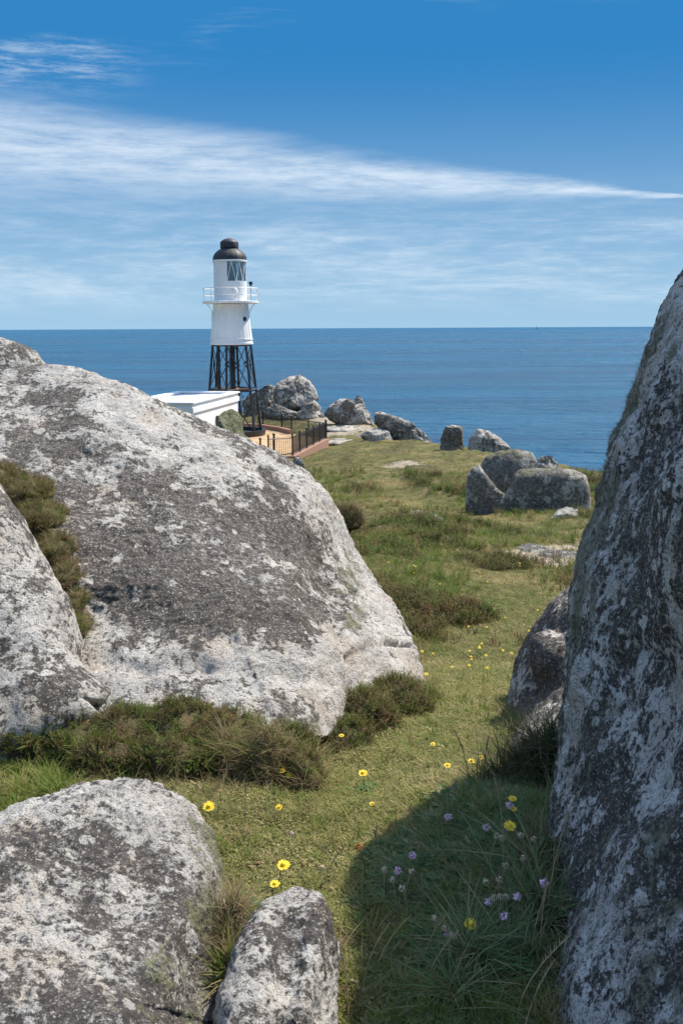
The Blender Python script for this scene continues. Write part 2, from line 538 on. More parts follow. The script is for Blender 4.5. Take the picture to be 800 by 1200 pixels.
def ground_material():
    m, t = material('turf_soil')
    pos = t.n('ShaderNodeNewGeometry').outputs['Position']
    a = lambda k: t.n('ShaderNodeAttribute', attribute_name=k).outputs['Fac']
    n1 = t.noise(pos, 0.55, 5.0, 0.6)
    n2 = t.noise(pos, 3.0, 7.0, 0.68)
    n3 = t.noise(pos, 22.0, 6.0, 0.7)
    c = t.mix(t.smooth(n2, 0.38, 0.62), (0.088, 0.096, 0.026), (0.170, 0.152, 0.054))
    c = t.mix(t.m('MULTIPLY', t.smooth(n1, 0.48, 0.64), 0.75), c, (0.26, 0.195, 0.080))
    c = t.mix(t.m('MULTIPLY', t.smooth(n3, 0.56, 0.38), 0.6), c, (0.045, 0.042, 0.018))
    hth = t.mix(t.smooth(n2, 0.4, 0.62), (0.050, 0.048, 0.020), (0.120, 0.090, 0.048))
    c = t.mix(t.m('MULTIPLY', a('heath'), 0.8), c, hth)
    soil = t.mix(t.smooth(n3, 0.35, 0.65), (0.24, 0.19, 0.13), (0.42, 0.36, 0.28))
    sm = t.smooth(t.m('ADD', a('soil'), t.m('MULTIPLY', t.m('SUBTRACT', n2, 0.5), 0.9)), 0.45, 0.62)
    c = t.mix(sm, c, soil)
    cliff = t.mix(t.smooth(n1, 0.35, 0.65), (0.16, 0.14, 0.11), (0.34, 0.30, 0.25))
    c = t.mix(a('cliff'), c, cliff)
    bp = t.n('ShaderNodeBump', {'Strength': 1.0, 'Distance': 0.05, 'Height': t.m('ADD', n2, t.m('MULTIPLY', n3, 0.5))}).outputs[0]
    b = t.n('ShaderNodeBsdfPrincipled', {'Base Color': c, 'Roughness': 0.95, 'Specular IOR Level': 0.15, 'Normal': bp})
    t.n('ShaderNodeOutputMaterial', {0: b.outputs[0]})
    return m


M['ground'] = ground_material()


def sea_material():
    m, t = material('sea_water')
    pos = t.n('ShaderNodeNewGeometry').outputs['Position']
    w1 = t.noise(t.scale(pos, (0.035, 0.11, 1), (0, 0, R(8))), 1.0, 6.0, 0.62)
    w2 = t.noise(t.scale(pos, (0.25, 0.55, 1), (0, 0, R(-12))), 1.0, 5.0, 0.6)
    band = t.noise(t.scale(pos, (0.0005, 0.0032, 1), (0, 0, R(3))), 1.0, 5.0, 0.6)
    lane = t.noise(t.scale(pos, (0.004, 0.022, 1), (0, 0, R(-4))), 1.0, 5.0, 0.65)
    hgt = t.m('ADD', t.m('MULTIPLY', w1, 9.0), t.m('MULTIPLY', w2, 1.3))
    bp = t.n('ShaderNodeBump', {'Strength': 1.0, 'Distance': 1.0, 'Height': hgt}).outputs[0]
    bl = t.m('ADD', t.m('MULTIPLY', band, 0.55), t.m('MULTIPLY', lane, 0.45))
    c = t.mix(t.smooth(bl, 0.41, 0.59), (0.003, 0.055, 0.118), (0.014, 0.112, 0.200))
    b = t.n('ShaderNodeBsdfPrincipled', {'Base Color': c, 'Roughness': t.smooth(band, 0.35, 0.65, 0.22, 0.34), 'IOR': 1.333, 'Normal': bp, 'Specular IOR Level': 0.22})
    t.n('ShaderNodeOutputMaterial', {0: b.outputs[0]})
    return m


M['sea'] = sea_material()

# ------------------------------------------------------------------ terrain
SEA_Z = -30.0
PY = np.array([-40, -6, 0, 2.0, 3.0, 4.0, 5.0, 6.0, 8.0, 10, 13, 18, 25, 33, 47, 63, 70, 87, 120, 300])
PZ = np.array([0.3, 0.05, 0, 0.0, -0.03, -0.2, -0.42, -0.62, -0.88, -1.12, -1.5, -2.3, -3.05, -3.5, -4.3, -5.7, -6.1, -6.3, -7.5, -9])
EDGE = np.array([(60, -60), (40, -10), (26, 8), (17, 22), (12.0, 34), (10.0, 47), (8.0, 62), (6.0, 78), (2, 92), (-9, 99), (-25, 94), (-60, 84), (-140, 60), (-220, -80)], dtype=float)
PATH = np.array([(-0.5, 1.2), (-0.25, 2.4), (0.15, 3.2), (0.42, 4.2), (0.75, 5.4), (1.2, 6.8), (1.6, 8.8), (2.0, 10.6), (2.6, 12.2), (3.6, 13.6), (4.6, 17.0), (3.0, 22), (1.5, 30), (1.2, 45), (0.5, 62)], dtype=float)


def seg_dist(x, y, poly):
    best = np.full(x.shape, 1e9)
    sgn = np.zeros(x.shape)
    for (ax, ay), (bx, by) in zip(poly[:-1], poly[1:]):
        ex, ey = bx - ax, by - ay
        t = np.clip(((x - ax) * ex + (y - ay) * ey) / (ex * ex + ey * ey), 0, 1)
        d = np.hypot(x - ax - t * ex, y - ay - t * ey)
        c = ex * (y - ay) - ey * (x - ax)
        m = d < best
        best = np.where(m, d, best)
        sgn = np.where(m, np.sign(c), sgn)
    return best, sgn


def p3(x, y, s, z=0.0):
    return np.stack([x * s, y * s, np.full_like(x, z)], axis=1)


def path_mask(x, y):
    d, _ = seg_dist(x, y, PATH)
    d = d + 0.12 * pnoise(p3(x, y, 1.7, 4.0))
    wd = 0.42 + 0.006 * np.maximum(y, 0)
    return 1 - sstep(d, wd * 0.6, wd * 1.5)


def heath_mask(x, y):
    n = fbm(p3(x, y, 0.55, 9.0), 4) + 0.35 * fbm(p3(x, y, 2.2, 3.0), 3)
    reg = sstep(y, 4.6, 6.2) * (1 - sstep(y, 15.5, 20)) * 0.24 + sstep(y, 20, 30) * 0.16
    return sstep(n + reg, 0.18, 0.42) * (1 - 0.9 * path_mask(x, y))


def terrain(x, y, fine=True):
    x = np.atleast_1d(np.asarray(x, dtype=float))
    y = np.atleast_1d(np.asarray(y, dtype=float))
    z = np.interp(y, PY, PZ)
    # ground falls a little to the left far out, near the light
    z = z - sstep(y, 30, 55) * np.clip(0.28 * (1.0 - x), 0, 0.95) * (1 - sstep(y, 66, 80))
    # heath knoll left of the path, terrace edge
    z = z + 0.30 * np.exp(-((x - 1.1) / 1.5) ** 2 - ((y - 14.5) / 2.6) ** 2)
    z = z + 0.20 * np.exp(-((x - 0.2) / 1.6) ** 2 - ((y - 10.0) / 1.6) ** 2)
    # bank under the right-hand rocks and mossy cushion in their shade
    z = z + 0.10 * np.exp(-((x - 0.50) / 0.30) ** 2 - ((y - 2.55) / 0.5) ** 2)
    z = z - 0.05 * np.exp(-((x - 0.0) / 0.25) ** 2 - ((y - 3.0) / 0.6) ** 2)
    if fine:
        pm = path_mask(x, y)
        hm = heath_mask(x, y)
        far = sstep(y, 5, 12)
        z = z + (0.05 + 0.10 * far) * fbm(p3(x, y, 0.9, 1.0), 3) * (1 - 0.7 * pm)
        z = z + hm * (0.05 + 0.11 * far) * (0.5 + fbm(p3(x, y, 1.6, 2.0), 4))
        z = z + 0.30 * sstep(y, 14, 30) * fbm(p3(x, y, 0.22, 6.0), 3)
        z = z + 0.012 * fbm(p3(x, y, 6.0, 5.0), 3)
        z = z - 0.05 * pm * far
    d, s = seg_dist(x, y, EDGE)
    sd = d * s                                # positive on the land side
    jag = 1.6 * fbm(p3(x, y, 0.25, 8.0), 4)
    drop = sstep(-(sd + jag), -1.5, 16)
    z = z - drop * 27 - 0.5 * (1 - sstep(sd + jag, 0, 4))
    # level court round the light
    cd = np.hypot((x + 6.2), (y - 67.5))
    k = 1 - sstep(cd, 7.0, 9.0)
    z = z * (1 - k) + np.minimum(z, -6.15) * k
    return z


def gz(px, py, lift=0.0, y0=1.3):
    """where the sight line through a noted spot meets the ground (or a height above it)"""
    d = ray(px, py)
    ys = y0 * (130 / y0) ** np.linspace(0, 1, 700)
    x_, z_ = d.x / d.y * ys, CAM_Z + d.z / d.y * ys
    hit = z_ < terrain(x_, ys) + lift
    k = int(np.argmax(hit)) if hit.any() else len(ys) - 1
    return Vector((x_[k], ys[k], z_[k]))


def tz(x, y):
    return float(terrain(x, y)[0])


def build_ground():
    ny, nx = 560, 560
    t = np.linspace(0, 1, ny)
    ys = -10 + 14.0 * (np.exp(t * math.log(1 + 140 / 14.0)) - 1) * 1.0
    ys = np.interp(t, [0, 0.08, 0.50, 0.72, 1], [-14, 0.8, 7.0, 22, 135])
    ys = np.convolve(np.pad(ys, 20, mode='edge'), np.ones(41) / 41, 'valid')
    s = np.linspace(-1, 1, nx)
    s = 0.42 * s + 1.5 * s ** 5
    X = s[None, :] * (np.maximum(ys, -4)[:, None] + 7.5)
    Y = np.repeat(ys[:, None], nx, 1)
    x, y = X.ravel(), Y.ravel()
    z = terrain(x, y)
    i = np.arange(ny * nx).reshape(ny, nx)
    f = np.stack([i[:-1, :-1].ravel(), i[:-1, 1:].ravel(), i[1:, 1:].ravel(), i[1:, :-1].ravel()], 1)
    me = mesh_np('ground', np.stack([x, y, z], 1), f)
    d, sg = seg_dist(x, y, EDGE)
    attr(me, 'heath', heath_mask(x, y))
    pm = path_mask(x, y)
    soil = pm * (sstep(y, 10.6, 11.8) * (1 - sstep(y, 14, 18)) * 0.85 + sstep(y, 26, 32) * 0.40)
    for cx, cy, r in ((2.7, 12.3, 0.35), (3.3, 13.2, 0.5), (1.0, 16.5, 0.5), (0.5, 76, 4.0), (-0.5, 84, 4), (2.4, 38, 1.2), (3.2, 10.2, 0.3)):
        soil = np.maximum(soil, 0.75 * np.exp(-(((x - cx) / r) ** 2 + ((y - cy) / (r * 1.5)) ** 2)))
    attr(me, 'soil', soil)
    attr(me, 'cliff', 1 - sstep(d * sg + 1.6 * fbm(p3(x, y, 0.25, 8.0), 4), -2.5, 0.0))
    o = new_obj('ground', me, M['ground'])
    tag(o, kind='structure')
    return o


ground = build_ground()

mb = MB()
S_ = 42000
mb.add([(-S_, -S_, SEA_Z), (S_, -S_, SEA_Z), (S_, S_, SEA_Z), (-S_, S_, SEA_Z)], [(0, 1, 2, 3)])
tag(mb.build('sea', M['sea']), kind='structure')


# ------------------------------------------------------------------ rocks
ROCK_BVH = []


def coarse_bvh(v, level):
    """a light version for placing plants; the first vertices of each finer icosphere are those of the coarser one"""
    d5, f5 = ico(min(level, 5))
    dl, _ = ico(level)
    if level > 5:
        if np.abs(dl[:len(d5)] - d5).max() < 1e-4:
            idx = np.arange(len(d5))
        else:
            idx = np.array([int(np.argmax(dl @ q)) for q in d5])
    else:
        idx = np.arange(len(d5))
    return BVHTree.FromPolygons(v[idx].tolist(), f5.tolist())



def rock(name, pts, centre, axes, mat, level=6, sig=0.42, disp=(0.05, 0.018, 0.006), freq=(1.6, 6.0, 22.0), seed=0.0,
         label=None, cat='boulder', group=None, parent=None, lich=None, moss=None, grooves=(), facets=(), ridge=0.0, bvh=True, rz=0.0, outline=None, oc=None, closed=False, cuts=0, boxy=0):
    """closed boulder: ellipsoid bent through the given surface points, then roughened"""
    dirs, faces = ico(level)
    c = np.array(centre, dtype=float)
    ax = np.array(axes, dtype=float)
    ca, sa = math.cos(rz), math.sin(rz)
    Rm = np.array([[ca, -sa, 0], [sa, ca, 0], [0, 0, 1]])
    P = np.array([tuple(p) for p in pts], dtype=float)
    q = ((P - c) @ Rm) / ax
    r = np.linalg.norm(q, axis=1)
    u = q / r[:, None]
    K = np.exp(-(np.linalg.norm(u[:, None] - u[None], axis=2) / sig) ** 2)
    wts = np.linalg.solve(K + 0.008 * np.eye(len(u)), r - 1.0)
    rad = np.ones(len(dirs))
    for k in range(len(u)):
        rad += wts[k] * np.exp(-(np.sum((dirs - u[k]) ** 2, axis=1)) / sig ** 2)
    rad = np.clip(rad, 0.25, 3.0)
    if boxy:
        sup = np.sum(np.abs(dirs) ** boxy, axis=1) ** (-1.0 / boxy)
        rad = 0.35 * rad + 0.65 * sup
    v = (dirs * rad[:, None] * ax) @ Rm.T + c
    for (pp, nn) in facets:                      # flat faces split off along joints
        nn = np.array(nn, dtype=float)
        nn /= np.linalg.norm(nn)
        h = (v - np.array(tuple(pp))) @ nn
        v = v - np.maximum(h, 0)[:, None] * nn * 0.93
    so = seed * 7.7
    if cuts:
        rc = np.random.default_rng(int(seed * 13))
        for _ in range(cuts):
            nn = rc.normal(size=3)
            nn[2] = abs(nn[2]) * 0.7
            nn /= np.linalg.norm(nn)
            ext = ((v - c) @ nn).max() * rc.uniform(0.62, 0.86)
            h = (v - c) @ nn - ext
            v = v - np.maximum(h, 0)[:, None] * nn * 0.9
    n = vnormals(v, faces)
    v = v + n * (disp[0] * fbm(v * freq[0] + so, 3))[:, None]
    if outline is not None:
        v = fit_outline(v, outline, oc, closed)
    n = vnormals(v, faces)
    a = fbm(v * freq[1] + so + 3, 4)
    b = fbm(v * freq[2] + so + 5, 3, 0.6)
    h = disp[1] * a + disp[2] * b
    if ridge:
        h = h - ridge * np.maximum(0, 1 - np.abs(fbm(v * freq[0] * 1.3 + so + 11, 3)) / 0.06)
    if grooves:
        bv = coarse_bvh(v, level)
        for poly, wd, dp in grooves:
            hit = []
            for px, py in poly:
                loc, _, _, _ = bv.ray_cast(Vector((0, 0, CAM_Z)), ray(px, py))
                if loc is not None:
                    hit.append(np.array(loc))
            wob = 0.02 * fbm(v * 9 + 31, 3)
            for A_, B_ in zip(hit[:-1], hit[1:]):
                e = B_ - A_
                t = np.clip(((v - A_) @ e) / (e @ e), 0, 1)
                d = np.linalg.norm(v - A_ - t[:, None] * e, axis=1) + wob
                h = np.minimum(h, h - dp * np.exp(-(d / wd) ** 2))
    v = v + n * h[:, None]
    base = np.array([c[0], c[1], v[:, 2].min()])
    me = mesh_np(name, v - base, faces)
    lv = np.full(len(v), 0.5) if lich is None else np.clip(lich(v, n), 0, 1)
    mv = np.full(len(v), 0.5) if moss is None else np.clip(moss(v, n), 0, 1)
    attr(me, 'lichen', lv)
    attr(me, 'moss', mv)
    o = new_obj(name, me, mat, parent, Vector(base) - (parent.location if parent else Vector()))
    if label:
        tag(o, label, cat, group)
    if bvh:
        ROCK_BVH.append(coarse_bvh(v, level))
    return o, v, n, faces


def proj(v):
    """pixel position of world points (for planning lichen zones on this rock only)"""
    Mi = np.array(CAM_M.to_3x3().transposed())
    q = (v - np.array([0, 0, CAM_Z])) @ Mi.T
    return 400 + F * q[:, 0] / -q[:, 2], 600 - F * q[:, 1] / -q[:, 2]


def unproj_shift(v, npx, npy):
    Rc = np.array(CAM_M.to_3x3())
    q = (v - np.array([0, 0, CAM_Z])) @ Rc
    dz = -q[:, 2]
    q[:, 0] = (npx - 400) / F * dz
    q[:, 1] = (600 - npy) / F * dz
    return q @ Rc.T + np.array([0, 0, CAM_Z])


def fit_outline(v, outline, c, closed):
    """widen or narrow the boulder until its profile follows the noted one"""
    NB = 240
    pts = list(outline) + ([outline[0]] if closed else [])
    T, Rr = [], []
    for (x0, y0), (x1, y1) in zip(pts[:-1], pts[1:]):
        t = np.linspace(0, 1, 40, endpoint=False)
        xx, yy = x0 + (x1 - x0) * t - c[0], y0 + (y1 - y0) * t - c[1]
        T.append(np.arctan2(yy, xx)); Rr.append(np.hypot(xx, yy))
    T, Rr = np.concatenate(T), np.concatenate(Rr)
    rt = np.full(NB, np.nan)
    b = ((T + math.pi) / (2 * math.pi) * NB).astype(int) % NB
    for k in range(NB):
        if (b == k).any():
            rt[k] = Rr[b == k].max()
    for _ in range(3):
        px, py = proj(v)
        th, r = np.arctan2(py - c[1], px - c[0]), np.hypot(px - c[0], py - c[1])
        bi = ((th + math.pi) / (2 * math.pi) * NB).astype(int) % NB
        rm = np.zeros(NB)
        np.maximum.at(rm, bi, r)
        ratio = np.where(np.isnan(rt) | (rm < 1), np.nan, rt / np.maximum(rm, 1))
        ok = ~np.isnan(ratio)
        ratio[~ok] = 1.0
        wgt = ok.astype(float)
        ker = np.array([1, 2, 3, 2, 1.0]); ker /= ker.sum()
        ratio = np.convolve(np.concatenate([ratio[-2:], ratio, ratio[:2]]), ker, 'valid')
        if not closed:
            oi = np.flatnonzero(ok)
            for k in np.flatnonzero(~ok):
                dd = np.abs(oi - k)
                dd = np.minimum(dd, NB - dd)
                k0 = oi[np.argmin(dd)]
                ratio[k] = 1 + (ratio[k0] - 1) * math.exp(-(dd.min() / 32.0) ** 2)
        ratio = np.clip(ratio, 0.45, 2.2)
        cen = np.concatenate([[ratio[-1]], ratio, [ratio[0]]])
        pos = (th + math.pi) / (2 * math.pi) * NB + 0.5
        k = np.interp(pos, np.arange(NB + 2), cen)
        v = unproj_shift(v, c[0] + (px - c[0]) * k, c[1] + (py - c[1]) * k)
    return v


# --- the great sloping slab on the left
A_pts = [at(*p) for p in [
    (-60, 440, 6.5), (0, 434, 6.6), (35, 429, 6.7), (75, 428, 6.8), (110, 437, 6.8), (135, 447, 6.8), (165, 459, 6.8), (200, 475, 6.7), (240, 495, 6.6),
    (280, 512, 6.4), (320, 530, 6.2), (360, 553, 6.0), (385, 580, 5.8), (400, 605, 5.7), (415, 640, 5.5), (440, 680, 5.35), (470, 720, 5.2), (487, 760, 5.1), (497, 800, 4.95),
    (470, 800, 4.5), (430, 790, 4.15), (410, 850, 3.75), (395, 885, 3.5), (375, 870, 3.42), (330, 850, 3.45), (250, 830, 3.5), (170, 815, 3.55),
    (250, 650, 4.62), (150, 560, 5.2), (110, 490, 5.75), (300, 600, 5.1), (200, 730, 4.1), (330, 720, 4.2), (290, 790, 3.72), (370, 650, 4.95), (385, 750, 4.3),
    (180, 640, 4.7), (140, 720, 4.2), (60, 480, 5.7), (430, 730, 4.9), (200, 540, 5.5), (320, 560, 5.7)]]
A_pts += [Vector(p) for p in [(-2.3, 7.6, 0.9), (-1.2, 7.9, 0.2), (0.0, 7.0, -0.3), (-3.6, 6.6, 0.7), (-0.5, 5.0, -1.1), (0.4, 5.7, -0.6)]]
# left flank above the grassy cleft
A_pts += [at(*p) for p in [(45, 520, 5.0), (85, 610, 4.6), (100, 690, 4.3), (115, 760, 3.95)]]
A_pts += [Vector(p) for p in [(-1.95, 5.1, 0.15), (-1.45, 4.3, -0.1), (-2.9, 5.6, 0.2)]]


def A_lich(v, n):
    px, py = proj(v)
    s = 0.50 + 0.0 * px
    s -= 0.19 * np.exp(-((px - 215) / 125) ** 2 - ((py - 655) / 85) ** 2)
    s -= 0.12 * np.exp(-((px - 320) / 70) ** 2 - ((py - 680) / 90) ** 2)
    s -= 0.16 * np.exp(-((px - 110) / 60) ** 2 - ((py - 500) / 45) ** 2)
    ridge = np.clip((px - 75) / 300, 0, 1)
    s += 0.20 * np.exp(-((py - (455 + 110 * ridge)) / 38) ** 2) * (px > 60)
    s += 0.36 * sstep(px, 360, 405)
    s += 0.26 * np.exp(-((py - 790) / 35) ** 2) * (px < 400)
    s += 0.22 * fbm(v * 1.5 + 4, 4) + 0.30 * fbm(v * 5.0 + 9, 4)
    return s


def A_moss(v, n):
    px, py = proj(v)
    return 0.34 + 0.35 * np.exp(-((px - 410) / 28) ** 2 - ((py - 700) / 90) ** 2) + 0.25 * np.exp(-((px - 340) / 60) ** 2 - ((py - 855) / 28) ** 2)


def plane3(a, b, c, inset):
    a, b, c = Vector(a), Vector(b), Vector(c)
    nn = (b - a).cross(c - a).normalized()
    if nn.z < 0:
        nn = -nn
    return a - nn * inset, nn


A_facets = [plane3(at(245, 650, 4.62), at(150, 560, 5.22), at(330, 600, 5.15), 0.015),
            plane3(at(402, 615, 5.55), at(484, 765, 5.0), at(400, 800, 4.05), -0.01),
            plane3(at(200, 800, 3.62), at(330, 810, 3.62), at(260, 760, 3.85), 0.01)]
slab, A_v, A_n, A_f = rock('whaleback_boulder', A_pts, (-1.35, 5.35, 0.0), (2.3, 2.1, 1.0), M['slab'], level=8, sig=0.33,
     disp=(0.08, 0.036, 0.021), freq=(1.1, 4.6, 22.0), seed=1,
     facets=[(p_, n_) for p_, n_ in A_facets],
     label='huge sloping whaleback granite boulder, dark centre and white lichen, below the lighthouse', cat='boulder', lich=A_lich, moss=A_moss,
     outline=[(-80, 440), (0, 433), (35, 429), (75, 428), (110, 437), (135, 447), (165, 459), (200, 475), (240, 495), (280, 512), (320, 530), (358, 551), (384, 578), (400, 605), (415, 640), (440, 680), (468, 718), (486, 758), (499, 806), (460, 858), (400, 890), (340, 892)], oc=(250, 680),
     grooves=[([(412, 768), (430, 757), (455, 752), (480, 757)], 0.016, 0.05), ([(412, 768), (408, 800), (400, 840)], 0.018, 0.04),
              ([(120, 770), (170, 785), (240, 778), (300, 785), (350, 790), (385, 800)], 0.05, 0.022), ([(392, 595), (412, 650), (428, 705), (440, 745)], 0.03, 0.018), ([(366, 610), (388, 680), (396, 740), (404, 775)], 0.03, 0.02),
              ([(448, 700), (462, 735), (470, 752)], 0.025, 0.02), ([(95, 470), (150, 500), (215, 535), (290, 580)], 0.035, 0.010), ([(250, 500), (300, 545), (350, 600)], 0.03, 0.010)])

# --- pale boulder at the left edge, in front of the cleft
B_pts = [at(*p) for p in [(-150, 520, 4.7), (-60, 530, 4.6), (0, 568, 4.3), (30, 610, 4.2), (60, 665, 4.05), (90, 722, 3.9), (120, 782, 3.72), (135, 808, 3.55),
                          (110, 830, 3.42), (60, 838, 3.38), (0, 845, 3.35), (-100, 840, 3.3), (20, 700, 3.8), (60, 770, 3.6), (-80, 680, 3.8), (0, 780, 3.55)]]
B_pts += [Vector(p) for p in [(-2.3, 4.7, 0.1), (-1.6, 4.35, -0.25), (-1.1, 3.8, -0.3), (-2.0, 3.7, -0.7)]]
rock('pale_boulder', B_pts, (-1.75, 3.85, -0.1), (0.95, 0.65, 0.5), M['slab'], level=7, sig=0.45, disp=(0.03, 0.02, 0.008), freq=(2.0, 7.0, 26.0), seed=2,
     label='pale smooth granite boulder at the left edge in front of the grassy cleft', outline=[(-60, 528), (0, 568), (30, 610), (60, 665), (90, 722), (120, 782), (136, 808), (110, 834)], oc=(-20, 760), lich=lambda v, n: 0.62 + 0.3 * fbm(v * 3, 4), moss=lambda v, n: 0.28 + 0 * v[:, 0])

# --- rock behind the slab at the top left
C_pts = [at(*p) for p in [(-60, 392, 9.6), (0, 395, 9.5), (20, 401, 9.5), (40, 411, 9.4), (52, 424, 9.3), (60, 450, 9.2), (-20, 430, 8.8), (20, 440, 8.8)]]
rock('rounded_crag', C_pts, (-3.9, 9.6, -0.25), (1.05, 0.95, 1.5), M['slab'], level=6, sig=0.5, disp=(0.06, 0.03, 0.012), seed=3,
     label='rounded grey rock peeping over the left end of the huge slab', outline=[(-50, 392), (0, 395), (20, 401), (40, 411), (52, 424), (58, 450)], oc=(-20, 500), lich=lambda v, n: 0.5 + 0.3 * fbm(v * 2, 4), moss=lambda v, n: 0.4 + 0 * v[:, 0])

# --- foreground boulder bottom left
D_pts = [at(*p) for p in [(-90, 1000, 2.0), (-40, 972, 2.08), (0, 952, 2.12), (55, 931, 2.17), (105, 917, 2.2), (150, 912, 2.2), (190, 921, 2.17), (220, 941, 2.12), (244, 972, 2.05),
                          (260, 1012, 1.97), (268, 1060, 1.87), (268, 1110, 1.77), (262, 1160, 1.68), (255, 1215, 1.58),
                          (140, 1000, 1.92), (110, 1080, 1.70), (60, 1150, 1.52), (200, 1060, 1.78), (215, 1150, 1.6), (0, 1050, 1.75), (-60, 1150, 1.5), (100, 1260, 1.35)]]
D_pts += [Vector(p) for p in [(-0.75, 2.5, 0.0), (-0.3, 2.15, 0.0), (-0.18, 1.8, 0.0), (-0.3, 1.1, 0.15), (-1.4, 1.7, 0.2), (-0.7, 1.0, 0.2), (-0.7, 1.7, -0.3)]]
rock('foreground_boulder', D_pts, (-0.62, 1.75, 0.08), (0.55, 0.62, 0.34), M['near'], level=8, sig=0.40, disp=(0.03, 0.020, 0.012), freq=(2.6, 9.0, 42.0), seed=4,
     label='rounded lichen-crusted boulder filling the bottom left corner', outline=[(-40, 972), (0, 952), (55, 931), (105, 917), (150, 912), (190, 921), (220, 941), (244, 972), (260, 1012), (268, 1060), (268, 1110), (262, 1160), (256, 1215)], oc=(80, 1150), lich=lambda v, n: 0.50 + 0.35 * fbm(v * 4 + 2, 4),
     moss=lambda v, n: 0.30 + 0.35 * sstep(v[:, 0], -0.55, -0.25) + 0.2 * fbm(v * 5, 3))

E_pts = [at(*p) for p in [(295, 1085, 1.86), (315, 1055, 1.93), (345, 1041, 1.97), (372, 1047, 1.97), (388, 1068, 1.93), (395, 1100, 1.86), (395, 1150, 1.76), (390, 1215, 1.62),
                          (275, 1130, 1.75), (262, 1210, 1.58), (340, 1110, 1.78), (330, 1190, 1.6)]]
E_pts += [Vector(p) for p in [(-0.1, 2.12, 0.0), (0.02, 1.9, 0.0), (0.0, 1.55, 0.0), (-0.22, 1.9, 0.0), (-0.1, 1.2, 0.1), (-0.1, 1.7, -0.25)]]
rock('foreground_boulder', E_pts, (-0.09, 1.66, 0.05), (0.13, 0.42, 0.25), M['near'], level=7, sig=0.45, disp=(0.03, 0.016, 0.010), freq=(4, 11.0, 42.0), seed=5,
     label='small narrow grey rock wedged right of the bottom left boulder', outline=[(254, 1170), (270, 1120), (288, 1082), (312, 1054), (345, 1041), (372, 1047), (388, 1068), (395, 1100), (395, 1150), (390, 1215)], oc=(330, 1190), lich=lambda v, n: 0.62 + 0.35 * fbm(v * 5 + 8, 4),
     moss=lambda v, n: 0.25 + 0.5 * sstep(v[:, 0], -0.05, 0.03))

# --- tall rock in shade on the right
F_pts = [at(*p) for p in [(815, 265, 3.12), (800, 305, 3.1), (775, 370, 3.05), (750, 430, 3.0), (720, 510, 2.95), (700, 580, 2.9), (680, 640, 2.85), (668, 690, 2.8), (664, 740, 2.75),
                          (660, 800, 2.7), (655, 860, 2.62), (648, 930, 2.52), (640, 1000, 2.42), (632, 1080, 2.28), (622, 1200, 2.02),
                          (760, 700, 2.38), (720, 900, 2.25), (790, 1000, 1.88), (790, 500, 2.62), (710, 1100, 2.0), (800, 1190, 1.6), (800, 820, 2.05), (740, 580, 2.65), (645, 1050, 2.22), (647, 1100, 2.08), (648, 1150, 1.94), (650, 1200, 1.83), (655, 1260, 1.72), (690, 1180, 1.80)]]
F_pts += [Vector(p) for p in [(1.42, 3.74, 2.2), (1.6, 3.6, 2.38), (1.9, 3.2, 2.4), (2.6, 3.0, 1.9), (1.45, 2.0, 1.6), (1.5, 1.5, 1.1), (1.15, 1.2, 0.6), (1.1, 1.0, 0.1),
                              (1.75, 3.95, 1.4), (1.33, 3.68, 1.6), (1.22, 3.55, 1.0), (1.15, 3.45, 0.5), (1.0, 3.3, 0.15), (1.75, 3.9, 0.4), (2.9, 3.8, 0.6), (2.6, 1.6, 0.8), (1.6, 2.6, -0.5)]]
rock_f, F_v, F_n, F_f = rock('standing_boulder', F_pts, (1.55, 2.65, 0.75), (0.95, 1.1, 1.45), M['shade'], level=8, sig=0.40, disp=(0.05, 0.032, 0.014), freq=(2.2, 7.0, 30.0), seed=6,
     label='tall dark granite boulder in shade filling the right edge', outline=[(815, 265), (800, 305), (775, 370), (750, 430), (720, 510), (700, 580), (680, 640), (668, 690), (664, 740), (660, 800), (655, 860), (648, 930), (640, 1000), (632, 1080), (622, 1200)], oc=(960, 850), lich=lambda v, n: 0.45 + 0.5 * fbm(v * np.array([2.2, 2.2, 1.0]) + 1, 4),
     moss=lambda v, n: 0.45 + 0.5 * fbm(v * np.array([2.0, 2.0, 0.9]) + 21, 4))

# --- leaning boulder half behind it
G_pts = [at(*p) for p in [(740, 668, 4.7), (700, 674, 4.6), (666, 690, 4.45), (642, 708, 4.38), (622, 738, 4.32), (606, 770, 4.24), (597, 800, 4.15), (596, 835, 3.98), (583, 882, 3.52),
                          (634, 730, 4.22), (628, 780, 3.90), (618, 835, 3.62), (650, 860, 3.36), (655, 800, 3.72), (660, 740, 4.10), (700, 780, 3.85), (690, 840, 3.45), (608, 820, 3.95), (614, 790, 4.05)]]
G_pts += [Vector(p) for p in [(1.3, 5.0, 0.0), (0.78, 4.6, -0.35), (0.62, 4.1, -0.5), (1.6, 4.2, 0.2), (1.0, 4.1, -0.7)]]
rock('leaning_boulder', G_pts, (1.0, 4.1, -0.1), (0.45, 0.65, 0.5), M['slab'], level=7, sig=0.45, disp=(0.03, 0.02, 0.010), freq=(2.4, 8, 30), seed=7,
     label='low speckled boulder half hidden behind the tall dark one, beside the grass path', outline=[(700, 674), (666, 690), (642, 708), (622, 738), (606, 770), (597, 800), (594, 835), (583, 882)], oc=(690, 820), lich=lambda v, n: 0.42 + 0.35 * fbm(v * 3 + 8, 4) + 0.15 * sstep(n[:, 0], -0.3, 0.3),
     moss=lambda v, n: 0.3 + 0 * v[:, 0])


